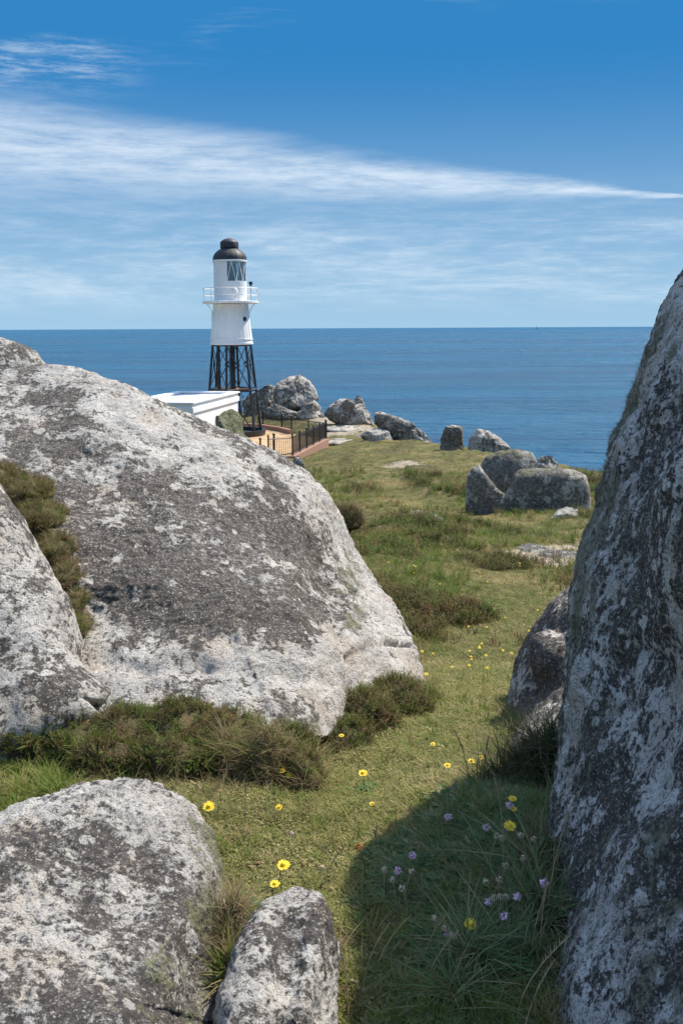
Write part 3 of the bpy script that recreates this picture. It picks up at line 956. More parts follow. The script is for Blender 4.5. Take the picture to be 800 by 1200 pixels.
def far_rock(outline, Y, label, name='coastal_boulder', th=1.0, mat='far', level=6, sig=0.42, seed=0, interior=(), disp=0.10, sink=0.8, parent=None, lean=0.0, ridge=0.0,
             group='boulders along the cliff edge', facets=(), lich=0.5, moss=0.22, cuts=5, boxy=0):
    xs = [p[0] for p in outline]
    ys = [p[1] for p in outline]
    cx, cy = (min(xs) + max(xs)) / 2, min(ys) * 0.45 + max(ys) * 0.55
    a, b = at(min(xs), cy, Y), at(max(xs), cy, Y)
    hw = (b - a).length / 2
    top, bot = at(cx, min(ys), Y), at(cx, max(ys), Y)
    hh = (top - bot).length / 2 + sink / 2
    c = at(cx, cy, Y)
    c.z -= sink * 0.3
    lo_ = max(ys) - 0.28 * (max(ys) - min(ys))
    outline = [(p[0], p[1] + sink * F / Y * (p[1] - lo_) / (max(ys) - lo_)) if p[1] > lo_ else p for p in outline]
    n_top = min(p[1] for p in outline)
    pts = [at(p[0], p[1], Y + (p[2] if len(p) > 2 else 0) + lean * (max(ys) - p[1]) / (max(ys) - n_top + 1e-6)) for p in outline]
    pts += [at(*p) for p in interior]
    d = hw * th
    pts += [c + Vector((0, d, 0)), c + Vector((0, -d, -hh * 0.5)), c + Vector((0, 0, -hh * 1.05))]
    s = max(hw, hh)
    o, v, n, f = rock(name, pts, c, (hw, d, hh), M[mat], level=level, sig=sig, disp=(disp * s, disp * 0.45 * s, disp * 0.16 * s), freq=(1.6 / s, 5.0 / s, 16 / s), seed=seed,
                      label=None if parent else label, group=group, parent=parent, ridge=ridge * s, bvh=False, facets=facets, outline=[(p[0], p[1]) for p in outline], oc=(cx, cy), closed=True, cuts=cuts, boxy=boxy,
                      lich=lambda v, n: lich + 0.35 * fbm(v * 1.3 / s, 3) + 0.10 * n[:, 2], moss=lambda v, n: moss + 0.25 * n[:, 2] + 0.2 * fbm(v * 1.1 / s + 9, 3))
    return o


Z3 = lambda x, y: (170 + x * .2875, 400 + y * .2875)          # notes taken on enlarged crops of the view
Z4 = lambda x, y: (370 + x * .4375, 440 + y * .4375)
far_rock([Z3(*p) for p in [(528, 270), (520, 225), (535, 175), (580, 145), (630, 137), (670, 160), (695, 195), (708, 235), (670, 262), (640, 275), (600, 280), (560, 275)]], 88,
         'big rounded overhanging boulder standing highest against the sea behind the lighthouse railings', seed=11, level=6, th=0.8, sink=0.2, sig=0.35,
         interior=[(*Z3(620, 215), 86.2), (*Z3(660, 250), 86.6)], ridge=0.04)
far_rock([Z3(*p) for p in [(395, 240), (430, 215), (470, 195), (505, 175), (535, 185), (545, 230), (540, 290), (480, 310), (410, 300)]], 91,
         'broken grey crag seen between the lighthouse legs, left of the big overhanging boulder', seed=12, level=6, th=0.7, ridge=0.05)
far_rock([Z3(*p) for p in [(600, 300), (640, 270), (690, 240), (712, 262), (730, 300), (690, 310), (640, 312)]], 86.5,
         'pale tilted slab under the right side of the big overhanging boulder', name='tilted_rock', seed=13, th=0.7, sink=0.5)
far_rock([Z3(*p) for p in [(480, 300), (495, 270), (530, 258), (580, 272), (620, 290), (625, 305), (540, 312)]], 86,
         'low dark rock in the shadow under the big overhanging boulder', seed=14, th=0.6, sink=0.5, lich=0.3)
far_rock([Z4(*p) for p in [(22, 105), (35, 82), (60, 66), (85, 62), (105, 80), (120, 75), (140, 95), (160, 125), (130, 135), (80, 128), (40, 118)]], 80,
         'grey outcrop with a dark knob between the railings and the long wedge rock', seed=15, level=6, th=0.6, ridge=0.05)
far_rock([Z4(*p) for p in [(106, 92), (105, 60), (112, 52), (124, 62), (134, 88), (130, 110)]], 81, 'thin pointed upright rock on top of the grey outcrop', name='pinnacle_rock', seed=16, th=0.6, sink=0.3)
far_rock([Z4(*p) for p in [(70, 92), (70, 72), (84, 62), (100, 66), (106, 82), (98, 96)]], 79.3, 'small dark rounded knob on the grey outcrop left of the pinnacle', seed=17, th=0.8, sink=0.3, lich=0.2)
far_rock([Z4(*p) for p in [(158, 130), (156, 100), (175, 98), (220, 112), (260, 132), (290, 152), (330, 178), (300, 182), (240, 175), (190, 160)]], 63,
         'long wedge-shaped boulder sloping down to the right at the cliff edge', name='wedge_boulder', seed=18, level=6, th=0.45, sig=0.35, ridge=0.03, lich=0.5)
far_rock([Z4(*p) for p in [(118, 162), (135, 146), (165, 140), (195, 150), (212, 170), (180, 176), (140, 172)]], 62,
         'low pale slab lying in the grass before the wedge-shaped boulder', name='low_rock', seed=19, th=0.5, sink=0.6, lich=0.68)
far_rock([Z4(*p) for p in [(328, 200), (336, 165), (345, 138), (362, 132), (390, 135), (394, 160), (396, 190), (380, 206), (350, 208)]], 49.5,
         'squat blocky boulder standing alone with a flat cap, left of the pale dome', name='block_boulder', boxy=5, seed=20, level=6, th=0.8, sig=0.3, ridge=0.05, lich=0.35)
far_rock([Z4(*p) for p in [(402, 205), (410, 170), (432, 142), (460, 148), (490, 165), (520, 192), (530, 215), (470, 215), (430, 212)]], 48.5,
         'pale dome-shaped boulder behind the notched boulder, against the sea', name='dome_boulder', seed=21, level=6, th=0.7, ridge=0.03, lich=0.58)
far_rock([Z4(*p) for p in [(585, 245), (592, 222), (610, 214), (632, 217), (648, 236), (655, 252), (620, 256)]], 33,
         'small craggy rock peeping out behind the notched boulder', seed=22, th=0.7, ridge=0.06, sink=1.0)
far_rock([Z4(*p) for p in [(625, 385), (645, 362), (670, 352), (700, 358), (725, 378), (722, 402), (690, 408), (650, 396)]], 21.0,
         'small rough pale rock at the right foot of the notched boulder', seed=23, th=0.6, mat='split', sink=0.5, lich=0.65, group=None)
# notched boulder: a rear lobe and a front wall with a bite between them
nb = at(615, 600, 23.2)
nb.z = tz(nb.x, nb.y) - 0.1
notched = empty('notched_boulder', nb)
tag(notched, 'large grey boulder with a scooped notch standing on the grass terrace', 'boulder')
far_rock([Z4(*p) for p in [(425, 330), (432, 255), (455, 218), (490, 202), (540, 196), (580, 208), (592, 232), (588, 280), (560, 340)]], 24.4, None, name='rear_lobe', parent=notched,
         seed=31, th=0.55, mat='split', level=6, disp=0.05, lich=0.45, moss=0.28, sink=0.6, cuts=0)
far_rock([Z4(*p) for p in [(399, 350), (404, 328), (440, 316), (500, 316), (600, 312), (715, 316), (733, 340), (728, 385), (600, 382), (480, 368)]], 23.12, None, name='foot_block',
         parent=notched, boxy=6, seed=36, th=0.24, mat='split', level=7, sig=0.3, disp=0.012, lich=0.44, moss=0.2, sink=0.6, cuts=0)
far_rock([Z4(*p) for p in [(398, 350), (402, 300), (406, 268), (420, 246), (436, 238), (458, 268), (480, 298), (503, 318), (520, 345), (510, 368), (450, 362)]], 23.1, None, name='left_wedge',
         parent=notched, boxy=4, seed=32, th=0.75, mat='split', level=6, sig=0.3, disp=0.03, lich=0.46, moss=0.25, sink=0.7, cuts=0)
far_rock([Z4(*p) for p in [(498, 330), (518, 298), (530, 264), (545, 251), (600, 248), (650, 248), (690, 252), (724, 268), (733, 300), (736, 345), (728, 385), (660, 385), (580, 375), (510, 368), (494, 350)]],
         23.2, None, name='right_block', parent=notched, boxy=6, seed=34, th=0.50, mat='split', level=7, sig=0.3, disp=0.03, cuts=0, lich=0.5, moss=0.25, sink=0.7)
# pieces near the light
far_rock([Z3(*p) for p in [(278, 400), (290, 335), (300, 305), (325, 283), (352, 275), (378, 285), (395, 310), (396, 340), (410, 400), (420, 490), (345, 510), (265, 490)]], 54,
         'round moss-capped boulder in front of the white building', name='mossy_boulder', seed=24, th=0.8, mat='split', moss=0.75, lich=0.35, cuts=2, sink=0.6, group=None)
far_rock([Z3(*p) for p in [(600, 495), (608, 472), (625, 467), (640, 478), (650, 500), (655, 525), (610, 520)]], 41,
         'small upright grey stone below the brick wall corner beside the huge slab', seed=25, th=0.7, mat='split', sink=0.6, group=None)
# flat bedrock showing through the turf
for i, (px, py, rx, ry, lab) in enumerate([
        (405, 503, 1.5, 1.6, 'pale flat bedrock beside the railing corner'), (398, 518, 1.2, 1.4, 'pale flat bedrock lying below the railing corner'),
        (432, 512, 1.0, 0.9, 'small pale flat rock in turf left of the low slab'),
        (492, 606, 0.28, 0.34, 'flat pale stone on top of the heath knoll'), (655, 652, 0.26, 0.22, 'flat pale bedrock bared on the path right of the slope'),
        (620, 645, 0.22, 0.22, 'small flat stone bared on the path below the notched boulder'), (505, 610, 0.2, 0.16, 'smaller flat stone beside the pale stone on the knoll')]):
    p = gz(px, py, 0.0, 3.0)
    y = p.y
    g = tz(p.x, p.y)
    pts = [(p.x + rx * math.cos(a), p.y + ry * math.sin(a), g + 0.02) for a in np.linspace(0, 6.28, 7)[:-1]] + [(p.x, p.y, g + 0.10 * rx ** 0.5)]
    rock('flat_rock', pts, (p.x, p.y, g - 0.05), (rx, ry, 0.16 * rx ** 0.5 + 0.02), M['far'] if y > 25 else M['split'], level=5, sig=0.6, disp=(0.08 * rx, 0.04 * rx, 0.015 * rx),
         freq=(2 / rx, 6 / rx, 20 / rx), seed=40 + i, label=lab, cat='rock', group='flat rocks showing through the turf', bvh=False, lich=lambda v, n: 0.58 + 0 * v[:, 0],
         moss=lambda v, n: 0.2 + 0 * v[:, 0])


# ------------------------------------------------------------------ lighthouse
LY = 70.0
PAD = -5.95
lc = at(272.5, 440, LY)
LH = empty('lighthouse', (lc.x, LY, PAD))
tag(LH, 'white iron lighthouse with black dome on a black lattice of legs', 'lighthouse')
zz = lambda py: at(271, py, LY).z - PAD
PX = 1 / 16.72
to_cam = math.atan2(-LY, -lc.x)                     # direction from the tower to the viewer
z_sk0, z_sk1, z_deck, z_sill, z_cur, z_dome, z_cap = zz(403.5), zz(356.5), zz(354.5), zz(330), zz(307), zz(292.5), zz(281)
sk = MB().lathe([(24.6 * PX, z_sk0 - 0.03), (24.6 * PX, z_sk0 + 0.03), (24.3 * PX, z_sk0 + 0.09), (24.0 * PX, z_sk0 + 0.30), (19.6 * PX, z_sk1), (1.0, z_sk1 + 0.01)], 48).build('skirt_wall', M['white'], LH, smooth='auto')
for zb, rb in ((z_sk0 + 0.06, 24.6), (z_sk0 + 0.34, 24.1)):
    MB().lathe([((rb - 0.3) * PX, zb - .04), ((rb + 0.5) * PX, zb - .04), ((rb + 0.5) * PX, zb + .04), ((rb - 0.3) * PX, zb + .04)], 48).build('band', M['white'], sk, smooth='auto')
for k in range(14):                                  # riveted plate seams
    a = to_cam + 0.2 + 2 * math.pi * k / 14
    MB().tube([(23.95 * PX * math.cos(a), 23.95 * PX * math.sin(a), z_sk0 + 0.36), (19.65 * PX * math.cos(a), 19.65 * PX * math.sin(a), z_sk1 - 0.02)], 0.018, 4).build('plate_seam', M['white'], sk)
# porthole on the skirt
a = to_cam + math.asin(15.5 / 22)
rp = 21.3 * PX
ph = MB()
ux, uy = -math.sin(a), math.cos(a)
for (r0, off_, mat_, nm) in ((0.16, 0.0, 'black', 'porthole'), (0.19, -0.02, 'white', 'porthole_rim')):
    c0 = Vector((math.cos(a) * (rp + off_ - .02), math.sin(a) * (rp + off_ - .02), zz(374)))
    c1 = Vector((math.cos(a) * (rp + off_ + .05), math.sin(a) * (rp + off_ + .05), zz(374)))
    MB().tube([c0, c1], r0, 14).build(nm, M[mat_], sk, smooth='auto')
a = to_cam - math.pi / 2 + 0.15
MB().box((math.cos(a) * 20.9 * PX, math.sin(a) * 20.9 * PX, zz(373)), (0.22, 0.2, 0.42), a).build('vent_box', M['white'], sk, bevel=.02)
# gallery
RG = 31.6 * PX
MB().lathe([(1.0, z_deck - 0.08), (RG, z_deck - 0.08), (RG + 0.03, z_deck - 0.05), (RG + 0.03, z_deck + 0.06), (RG, z_deck + 0.08), (1.0, z_deck + 0.08)], 48).build('gallery_deck', M['white'], LH, smooth='auto')
rail = MB().ring(RG - 0.03, 0.028, zz(338), 48).build('gallery_handrail', M['white'], LH, smooth=True)
MB().ring(RG - 0.03, 0.020, zz(346), 48).build('gallery_midrail', M['white'], LH, smooth=True)
for k in range(12):
    a = to_cam + math.radians(-14) + 2 * math.pi * k / 12
    MB().tube([((RG - .03) * math.cos(a), (RG - .03) * math.sin(a), z_deck), ((RG - .03) * math.cos(a), (RG - .03) * math.sin(a), zz(337.5))], 0.026, 6).build('rail_post', M['white'], LH)
for k in range(6):
    a = to_cam + math.radians(-88) + 2 * math.pi * k / 6
    pr = [(RG - 0.25, z_deck - .08), (RG - 0.42, z_deck - 0.28), (RG - 0.56, z_deck - 0.55), (20.5 * PX, z_deck - 0.95)]
    MB().tube([(r * math.cos(a), r * math.sin(a), z) for r, z in pr], 0.032, 5).build('gallery_bracket', M['white'], LH)
# lantern drum below the glazing
RD = 18.8 * PX
drum = MB().lathe([(RD, z_deck + 0.08), (RD, z_sill), (RD - 0.10, z_sill + 0.02), (RD - 0.10, z_deck + 0.08)], 48).build('lantern_drum', M['white'], LH, smooth='auto')
# blank landward panel
g0, g1 = to_cam - math.radians(10), to_cam + math.radians(240)     # the glazed arc
MB().lathe([(RD - 0.01, z_sill), (RD - 0.01, z_cur), (RD - 0.06, z_cur), (RD - 0.06, z_sill)], 20, g1 - 2 * math.pi, g0).build('blank_panel', M['white'], LH, smooth='auto')
NP = 8
for k in range(NP):
    a0 = g0 + (g1 - g0) * k / NP
    a1 = g0 + (g1 - g0) * (k + 1) / NP
    P0 = Vector(((RD - .04) * math.cos(a0), (RD - .04) * math.sin(a0), 0))
    P1 = Vector(((RD - .04) * math.cos(a1), (RD - .04) * math.sin(a1), 0))
    for j, (A_, B_, C_) in enumerate((((P0, z_sill), (P1, z_sill), ((P0 + P1) / 2, z_cur)), )):
        pass
    mid_ = (P0 + P1) / 2
    b0, b1, t_ = P0 + Vector((0, 0, z_sill)), P1 + Vector((0, 0, z_sill)), mid_ + Vector((0, 0, z_cur))
    t0, t1 = P0 + Vector((0, 0, z_cur)), P1 + Vector((0, 0, z_cur))
    for tri in ((b0, b1, t_), (b0, t_, t0), (b1, t1, t_)):
        nrm = (tri[1] - tri[0]).cross(tri[2] - tri[0]).normalized() * 0.008
        MB().add([p - nrm for p in tri] + [p + nrm for p in tri], [(0, 2, 1), (3, 4, 5), (0, 1, 4, 3), (1, 2, 5, 4), (2, 0, 3, 5)]).build('pane', M['glass'], LH)
    MB().tube([b0, t_], 0.030, 5).build('glazing_bar', M['white'], LH)
    MB().tube([b1, t_], 0.030, 5).build('glazing_bar', M['white'], LH)
MB().lathe([(RD + .02, z_cur - .02), (20 * PX, z_cur), (20 * PX, z_cur + 0.10), (RD, z_cur + 0.12), (0.2, z_cur + 0.12)], 48).build('cornice', M['white'], LH, smooth='auto')
# optic inside
op = MB().lathe([(0.001, z_sill - .1), (0.30, z_sill), (0.42, z_sill + .25), (0.46, z_sill + .6), (0.42, z_sill + .95), (0.28, z_sill + 1.15), (0.001, z_sill + 1.2)], 20).build('optic', M['glow'], LH, smooth='auto')
MB().lathe([(0.25, z_deck + .1), (0.25, z_sill - .05), (0.0, z_sill - .05)], 16).build('optic_pedestal', M['black'], LH, smooth='auto')
MB().lathe([(RD - .12, z_sill + .01), (0.0, z_sill + .01)], 24).build('lantern_floor', M['black'], LH)
# dome and ventilator
prof = [(19.3 * PX * math.cos(t), z_cur + 0.12 + (z_dome - z_cur + 0.05) * math.sin(t)) for t in np.linspace(0, 1.17, 10)]
dome = MB().lathe([(19.6 * PX, z_cur + .10)] + prof + [(0.3, z_dome + .04)], 48).build('dome', M['dome'], LH, smooth='auto')
for k in range(12):
    a = 2 * math.pi * k / 12
    MB().tube([((r + .004) * math.cos(a), (r + .004) * math.sin(a), z) for r, z in prof[::2]], 0.016, 4).build('dome_rib', M['dome'], dome)
MB().lathe([(9.3 * PX, z_dome - .25), (9.3 * PX, z_dome + .05), (10.4 * PX, z_dome + .10), (10.5 * PX, z_cap - .20), (9.8 * PX, z_cap - .12), (6.5 * PX, z_cap + .02), (3 * PX, z_cap + .09), (0.001, z_cap + .11)], 32).build('ventilator', M['dome'], LH, smooth='auto')
# cowl vent on the drum and weather sensor on the rail
a = to_cam + math.radians(18)
q0 = Vector((math.cos(a) * (RD - .02), math.sin(a) * (RD - .02), zz(349)))
o_ = Vector((math.cos(a), math.sin(a), 0))
MB().tube([q0, q0 + o_ * .16, q0 + o_ * .20 + Vector((0, 0, .25)), q0 + o_ * .20 + Vector((0, 0, .48)), q0 + o_ * .12 + Vector((-.12, 0, .58)), q0 + o_ * .2 + Vector((-.26, 0, .50))], [.07, .08, .08, .09, .10, .10], 8).build('cowl_vent', M['white'], LH, smooth=True)
a = to_cam + math.radians(50)
b_ = Vector((math.cos(a) * (RG - .1), math.sin(a) * (RG - .1), 0))
MB().tube([b_ + Vector((0, 0, z_deck)), b_ + Vector((0, 0, zz(335.5)))], .04, 6).build('sensor_post', M['white'], LH)
MB().tube([b_ + Vector((0, 0, zz(336))), b_ + Vector((0, 0, zz(334.5))), b_ + Vector((0, 0, zz(333.8))), b_ + Vector((0, 0, zz(331)))], [.06, .09, .14, .12], 10).build('fog_sensor', M['black'], LH, smooth='auto')
# six legs, rings and cross bracing
z_pl = zz(456.5)
leg_r = lambda z: 22.6 * PX + (33.2 * PX - 22.6 * PX) * (z_sk0 - z) / (z_sk0 - 0.15)
leg_p = lambda k, z: Vector((leg_r(z) * math.cos(to_cam + math.radians(90 + 15 + 60 * k)), leg_r(z) * math.sin(to_cam + math.radians(90 + 15 + 60 * k)), z))
for k in range(6):
    MB().tube([leg_p(k, 0.05), leg_p(k, z_sk0 + .02)], 0.082, 8).build('leg', M['black'], LH, smooth='auto')
for zr, hr in ((z_pl, 0.11), (z_sk0 - 0.06, 0.07)):
    for k in range(6):
        MB().tube([leg_p(k, zr), leg_p((k + 1) % 6, zr)], hr, 4).build('ring_beam', M['black'], LH)
    if zr == z_pl:
        for k in range(6):
            MB().tube([leg_p(k, zr), (0, 0, zr)], 0.05, 4).build('platform_beam', M['rust'], LH)
for (za, zb) in ((z_pl + .1, z_sk0 - .1), (0.25, z_pl - .1)):
    for k in range(6):
        j = (k + 1) % 6
        A0, A1, B0, B1 = leg_p(k, za), leg_p(k, zb), leg_p(j, za), leg_p(j, zb)
        wa, wb = (A0 - B0).length, (A1 - B1).length
        t = wa / (wa + wb)
        X = A0.lerp(B1, t)
        br = MB().tube([A0, B1], 0.032, 4).tube([B0, A1], 0.032, 4).build('cross_brace', M['black'], LH)
        e1 = (B0 - A0).normalized()
        e2 = ((A1 + B1) / 2 - (A0 + B0) / 2).normalized()
        MB().tube([X + (e1 * math.cos(t2) + e2 * math.sin(t2)) * 0.17 for t2 in np.linspace(0, 2 * math.pi, 15)], 0.035, 5).build('brace_ring', M['black'], br)
MB().tube([(0.02, 0, 0.05), (0.02, 0, z_sk0)], 0.17, 12).build('centre_column', M['black'], LH, smooth='auto')
a = to_cam + math.radians(-62)
b_ = Vector((math.cos(a) * 1.05, math.sin(a) * 1.05, 0))
MB().tube([b_ + Vector((0, 0, z_pl)), b_ * 1.0 + Vector((0, 0, z_sk0))], 0.12, 10).build('stair_pipe', M['black'], LH, smooth='auto')
# ladder beside the column
lad = MB()
pxv = Vector((-math.sin(to_cam), math.cos(to_cam), 0))
lb = Vector((math.cos(to_cam) * .28, math.sin(to_cam) * .28, 0))
for s in (-1, 1):
    lad.tube([lb + pxv * .19 * s + Vector((0, 0, z_pl)), lb + pxv * .19 * s + Vector((0, 0, z_sk0))], .022, 4)
ladder = lad.build('ladder_rails', M['black'], LH)
for k in range(11):
    z = z_pl + .2 + k * (z_sk0 - z_pl - .3) / 10
    MB().tube([lb + pxv * .19 + Vector((0, 0, z)), lb - pxv * .19 + Vector((0, 0, z))], .016, 4).build('rung', M['black'], ladder)
MB().lathe([(36.5 * PX, -0.15), (37.5 * PX, 0.30), (37.5 * PX, 0.38), (34 * PX, 0.38), (33.8 * PX, 0.12), (0.01, 0.10)], 48).build('base_kerb', M['black'], LH, smooth='auto')

# court paving
ct = [(-1.0, 67.0), (-2.85, 57.9), (-4.2, 57.2), (-8, 58.0), (-13, 62), (-12.5, 72), (-8.0, 77.5), (-5.9, 74.6), (-3.5, 70.2)]
mb = MB()
n_ = len(ct)
mb.add([(x, y, PAD) for x, y in ct] + [(x, y, PAD - 1.6) for x, y in ct], [tuple(range(n_))] + [(i, (i + 1) % n_, (i + 1) % n_ + n_, i + n_) for i in range(n_)])
tag(mb.build('courtyard_ground', M['sand']), kind='structure')

# white flat-roofed building
RZ = -2.72
th = math.atan2(10.0, 1.65)
fc = at(224.6, 471, 57.0)
u_ = Vector((math.cos(th), math.sin(th), 0))
v_ = Vector((-math.sin(th), math.cos(th), 0))
LU, LV = 9.9, 4.1
bb = Vector((fc.x, 57.1, PAD))
BLD = empty('white_building', bb, th)
tag(BLD, 'low white flat-roofed block beside the lighthouse, half hidden by the huge slab', 'building')
Hb = RZ - PAD


def frame_box(x0, x1, y0, y1, t, z0, z1):
    m = MB()
    o = [(x0, y0), (x1, y0), (x1, y1), (x0, y1)]
    i = [(x0 + t, y0 + t), (x1 - t, y0 + t), (x1 - t, y1 - t), (x0 + t, y1 - t)]
    vs = [(x, y, z0) for x, y in o] + [(x, y, z1) for x, y in o] + [(x, y, z0) for x, y in i] + [(x, y, z1) for x, y in i]
    fs = []
    for k in range(4):
        j = (k + 1) % 4
        fs += [(k, j, j + 4, k + 4), (k + 8, k + 12, j + 12, j + 8), (k + 4, j + 4, j + 12, k + 12), (k, k + 8, j + 8, j)]
    return m.add(vs, fs)


frame_box(0, LU, 0, LV, 0.3, -0.5, Hb - 0.62).build('wall', M['white'], BLD)
frame_box(-0.10, LU + 0.10, -0.10, LV + 0.10, 0.42, Hb - 0.617, Hb - 0.32).build('string_course', M['white'], BLD)
frame_box(-0.03, LU + 0.03, -0.03, LV + 0.03, 0.34, Hb - 0.317, Hb - 0.09).build('parapet', M['white'], BLD)
frame_box(-0.14, LU + 0.14, -0.14, LV + 0.14, 0.52, Hb - 0.087, Hb).build('coping', M['roofw'], BLD)
MB().box((LU / 2, LV / 2, Hb - 0.22), (LU - .66, LV - .66, 0.10)).build('roof_deck', M['roofw'], BLD)
lamp = MB().box((4.8, -0.11, Hb - 1.45), (0.30, 0.2, 0.55)).build('wall_box', M['black'], BLD, bevel=.03)
MB().box((4.8, -0.23, Hb - 1.30), (0.22, 0.05, 0.18)).build('lamp_cover', M['rust'], lamp)


# railings and brick walls
def brick_run(name, line, zb, zt, t, label):
    pts = [Vector((x, y, 0)) for x, y in line]
    vs, fs, uvs = [], [], []
    L = 0
    for i, p in enumerate(pts):
        a = pts[max(i - 1, 0)]
        b = pts[min(i + 1, len(pts) - 1)]
        d = (b - a).normalized()
        nrm = Vector((-d.y, d.x, 0)) * t / 2
        if i: L += (p - pts[i - 1]).length
        for q, zq, vq in ((p + nrm, zb, 0), (p + nrm, zt, zt - zb), (p - nrm, zt, zt - zb + t), (p - nrm, zb, 2 * (zt - zb) + t)):
            vs.append((q.x, q.y, zq))
            uvs.append((L, vq))
    for i in range(len(pts) - 1):
        for k in range(3):
            a = i * 4 + k
            fs.append((a, a + 1, a + 5, a + 4))
    fs.append((0, 3, 2, 1))
    e = (len(pts) - 1) * 4
    fs.append((e, e + 1, e + 2, e + 3))
    base = Vector((pts[0].x, pts[0].y, zb))
    me = bpy.data.meshes.new(name)
    me.from_pydata([tuple(Vector(v) - base) for v in vs], [], fs)
    uvl = me.uv_layers.new(name='UVMap')
    for lp in me.loops:
        uvl.data[lp.index].uv = uvs[lp.vertex_index]
    bm = bmesh.new(); bm.from_mesh(me); bmesh.ops.recalc_face_normals(bm, faces=bm.faces); bm.to_mesh(me); bm.free()
    return tag(new_obj(name, me, M['brick'], None, base), label, 'wall')


def rail_fence(line, z0, h, label, posts, mesh_h=0.0):
    base = Vector((line[0][0], line[0][1], z0))
    root = empty('iron_railing', base)
    tag(root, label, 'railing', 'iron railings round the lighthouse court')
    pts = [Vector((x, y, z0)) - base for x, y in line]
    barm = None
    for a, b in zip(pts[:-1], pts[1:]):
        L = (b - a).length
        d = (b - a) / L
        for zr in (0.10, h - 0.08):
            MB().tube([a + Vector((0, 0, zr)), b + Vector((0, 0, zr))], 0.028, 4).build('rail', M['black'], root)
        nb_ = int(L / 0.14)
        for k in range(1, nb_):
            p = a + d * (L * k / nb_)
            if barm is None:
                o = MB().tube([(0, 0, 0.08), (0, 0, h)], 0.015, 4).build('bar', M['black'], root)
                barm = o.data
            else:
                o = new_obj('bar', barm, None, root)
            o.location = p
        npst = max(1, int(round(L / posts)))
        for k in range(npst + 1):
            p = a + d * (L * k / npst)
            pm_ = MB().tube([p, p + Vector((0, 0, h + 0.06))], 0.055, 6)
            pm_.tube([p + Vector((0, 0, h + .06)), p + Vector((0, 0, h + .09)), p + Vector((0, 0, h + .15)), p + Vector((0, 0, h + .2))], [.03, .07, .07, .02], 6)
            pm_.build('post', M['black'], root)
    return root


wall_line = [(-1.0, 67.0), (-2.85, 57.9), (-4.2, 57.2), (-8, 58.0)]
brick_run('brick_wall', wall_line, PAD - 0.75, PAD + 0.03, 0.34, 'low red brick retaining wall under the right-hand railing')
rail_fence([(-1.05, 66.9), (-2.85, 58.05), (-4.2, 57.3)], PAD + 0.03, 1.12, 'black iron railing on the brick wall right of the lighthouse', 1.9)
arc = [(-3.5, 70.2), (-4.4, 72.2), (-5.9, 74.4), (-7.6, 75.8), (-10, 76.5)]
brick_run('brick_wall', arc, PAD - 0.6, PAD + 0.30, 0.30, 'curved low red brick kerb behind the lighthouse')
rail_fence([(-1.0, 67.1), (-3.5, 70.4)], PAD - 0.0, 1.12, 'black iron railing closing the court from its right corner', 2.5)
rail_fence([(-3.5, 70.5), (-4.3, 72.4), (-5.85, 74.6), (-7.6, 76.0), (-10, 76.7)], PAD + 0.0, 1.12, 'black iron railing along the curved kerb behind the lighthouse', 3.0)
for px, y_, lab in ((321, 59.6, 'taller black iron post with ball top standing alone on the sand'), (305, 62.0, 'short black iron post nearest the lighthouse base')):
    p = at(px, 520, y_)
    hgt = 1.15 if px == 321 else 0.62
    tag(MB().tube([(0, 0, 0), (0, 0, hgt - .1), (0, 0, hgt - .09), (0, 0, hgt), (0, 0, hgt + .05)], [.06, .06, .09, .09, .03], 8).build('iron_bollard', M['black'], None, Vector((p.x, y_, PAD)), smooth='auto'),
        lab, 'post')

# far ship on the horizon
SHY = 15500.0
sp = at(629, 384.0, SHY)
ship = empty('distant_ship', (sp.x, SHY, SEA_Z))
tag(ship, 'tiny ship on the horizon', 'ship')
sh = MB().add([(-26, -5, 0), (24, -5, 0), (30, 0, 7), (-26, -6, 7), (-26, 6, 7), (24, 5, 0), (-26, 5, 0), (24, -6, 7), (24, 6, 7)],
              [(0, 1, 7, 3), (1, 2, 7), (1, 5, 8, 2), (5, 6, 4, 8), (6, 0, 3, 4), (3, 7, 2, 8, 4), (0, 6, 5, 1)])
M['hull'] = simple('ship_grey', (0.25, 0.28, 0.31), 0.6)
sh.build('hull', M['hull'], ship)
MB().box((-16, 0, 14), (12, 9, 14)).build('deckhouse', M['hull'], ship)
MB().tube([(0, 0, 7), (0, 0, 42)], 1.2, 6).build('mast', M['hull'], ship)


# ------------------------------------------------------------------ plants
def blades(n, h, spread, width, bend, seed, lean=0.35, segs=3, hvar=0.4):
    """a tuft of curved tapering blades"""
    r = np.random.default_rng(seed)
    V, Fc = [], []
    for _ in range(n):
        a = r.uniform(0, 2 * math.pi)
        rr = spread * math.sqrt(r.uniform())
        base = np.array([rr * math.cos(a), rr * math.sin(a), -0.004])
        da = a + r.normal(0, 0.8)
        out = np.array([math.cos(da), math.sin(da), 0])
        side = np.array([-math.sin(da + r.normal(0, .5)), math.cos(da + r.normal(0, .5)), 0])
        hh = h * (1 + hvar * r.uniform(-1, 1))
        ln = lean * r.uniform(0.2, 1.3)
        bd = bend * r.uniform(0.4, 1.5)
        i0 = len(V)
        for k in range(segs + 1):
            t = k / segs
            p = base + out * (hh * (ln * t + bd * t * t)) + np.array([0, 0, hh * (t - 0.35 * bd * t * t)])
            wd = width * (1 - t ** 1.6) * 0.5 + 0.0002
            if k < segs:
                V += [p - side * wd, p + side * wd]
            else:
                V.append(p)
        for k in range(segs - 1):
            b = i0 + 2 * k
            Fc += [(b, b + 1, b + 3), (b, b + 3, b + 2)]
        b = i0 + 2 * (segs - 1)
        Fc.append((b, b + 1, b + 2))
    return np.array(V), np.array(Fc)


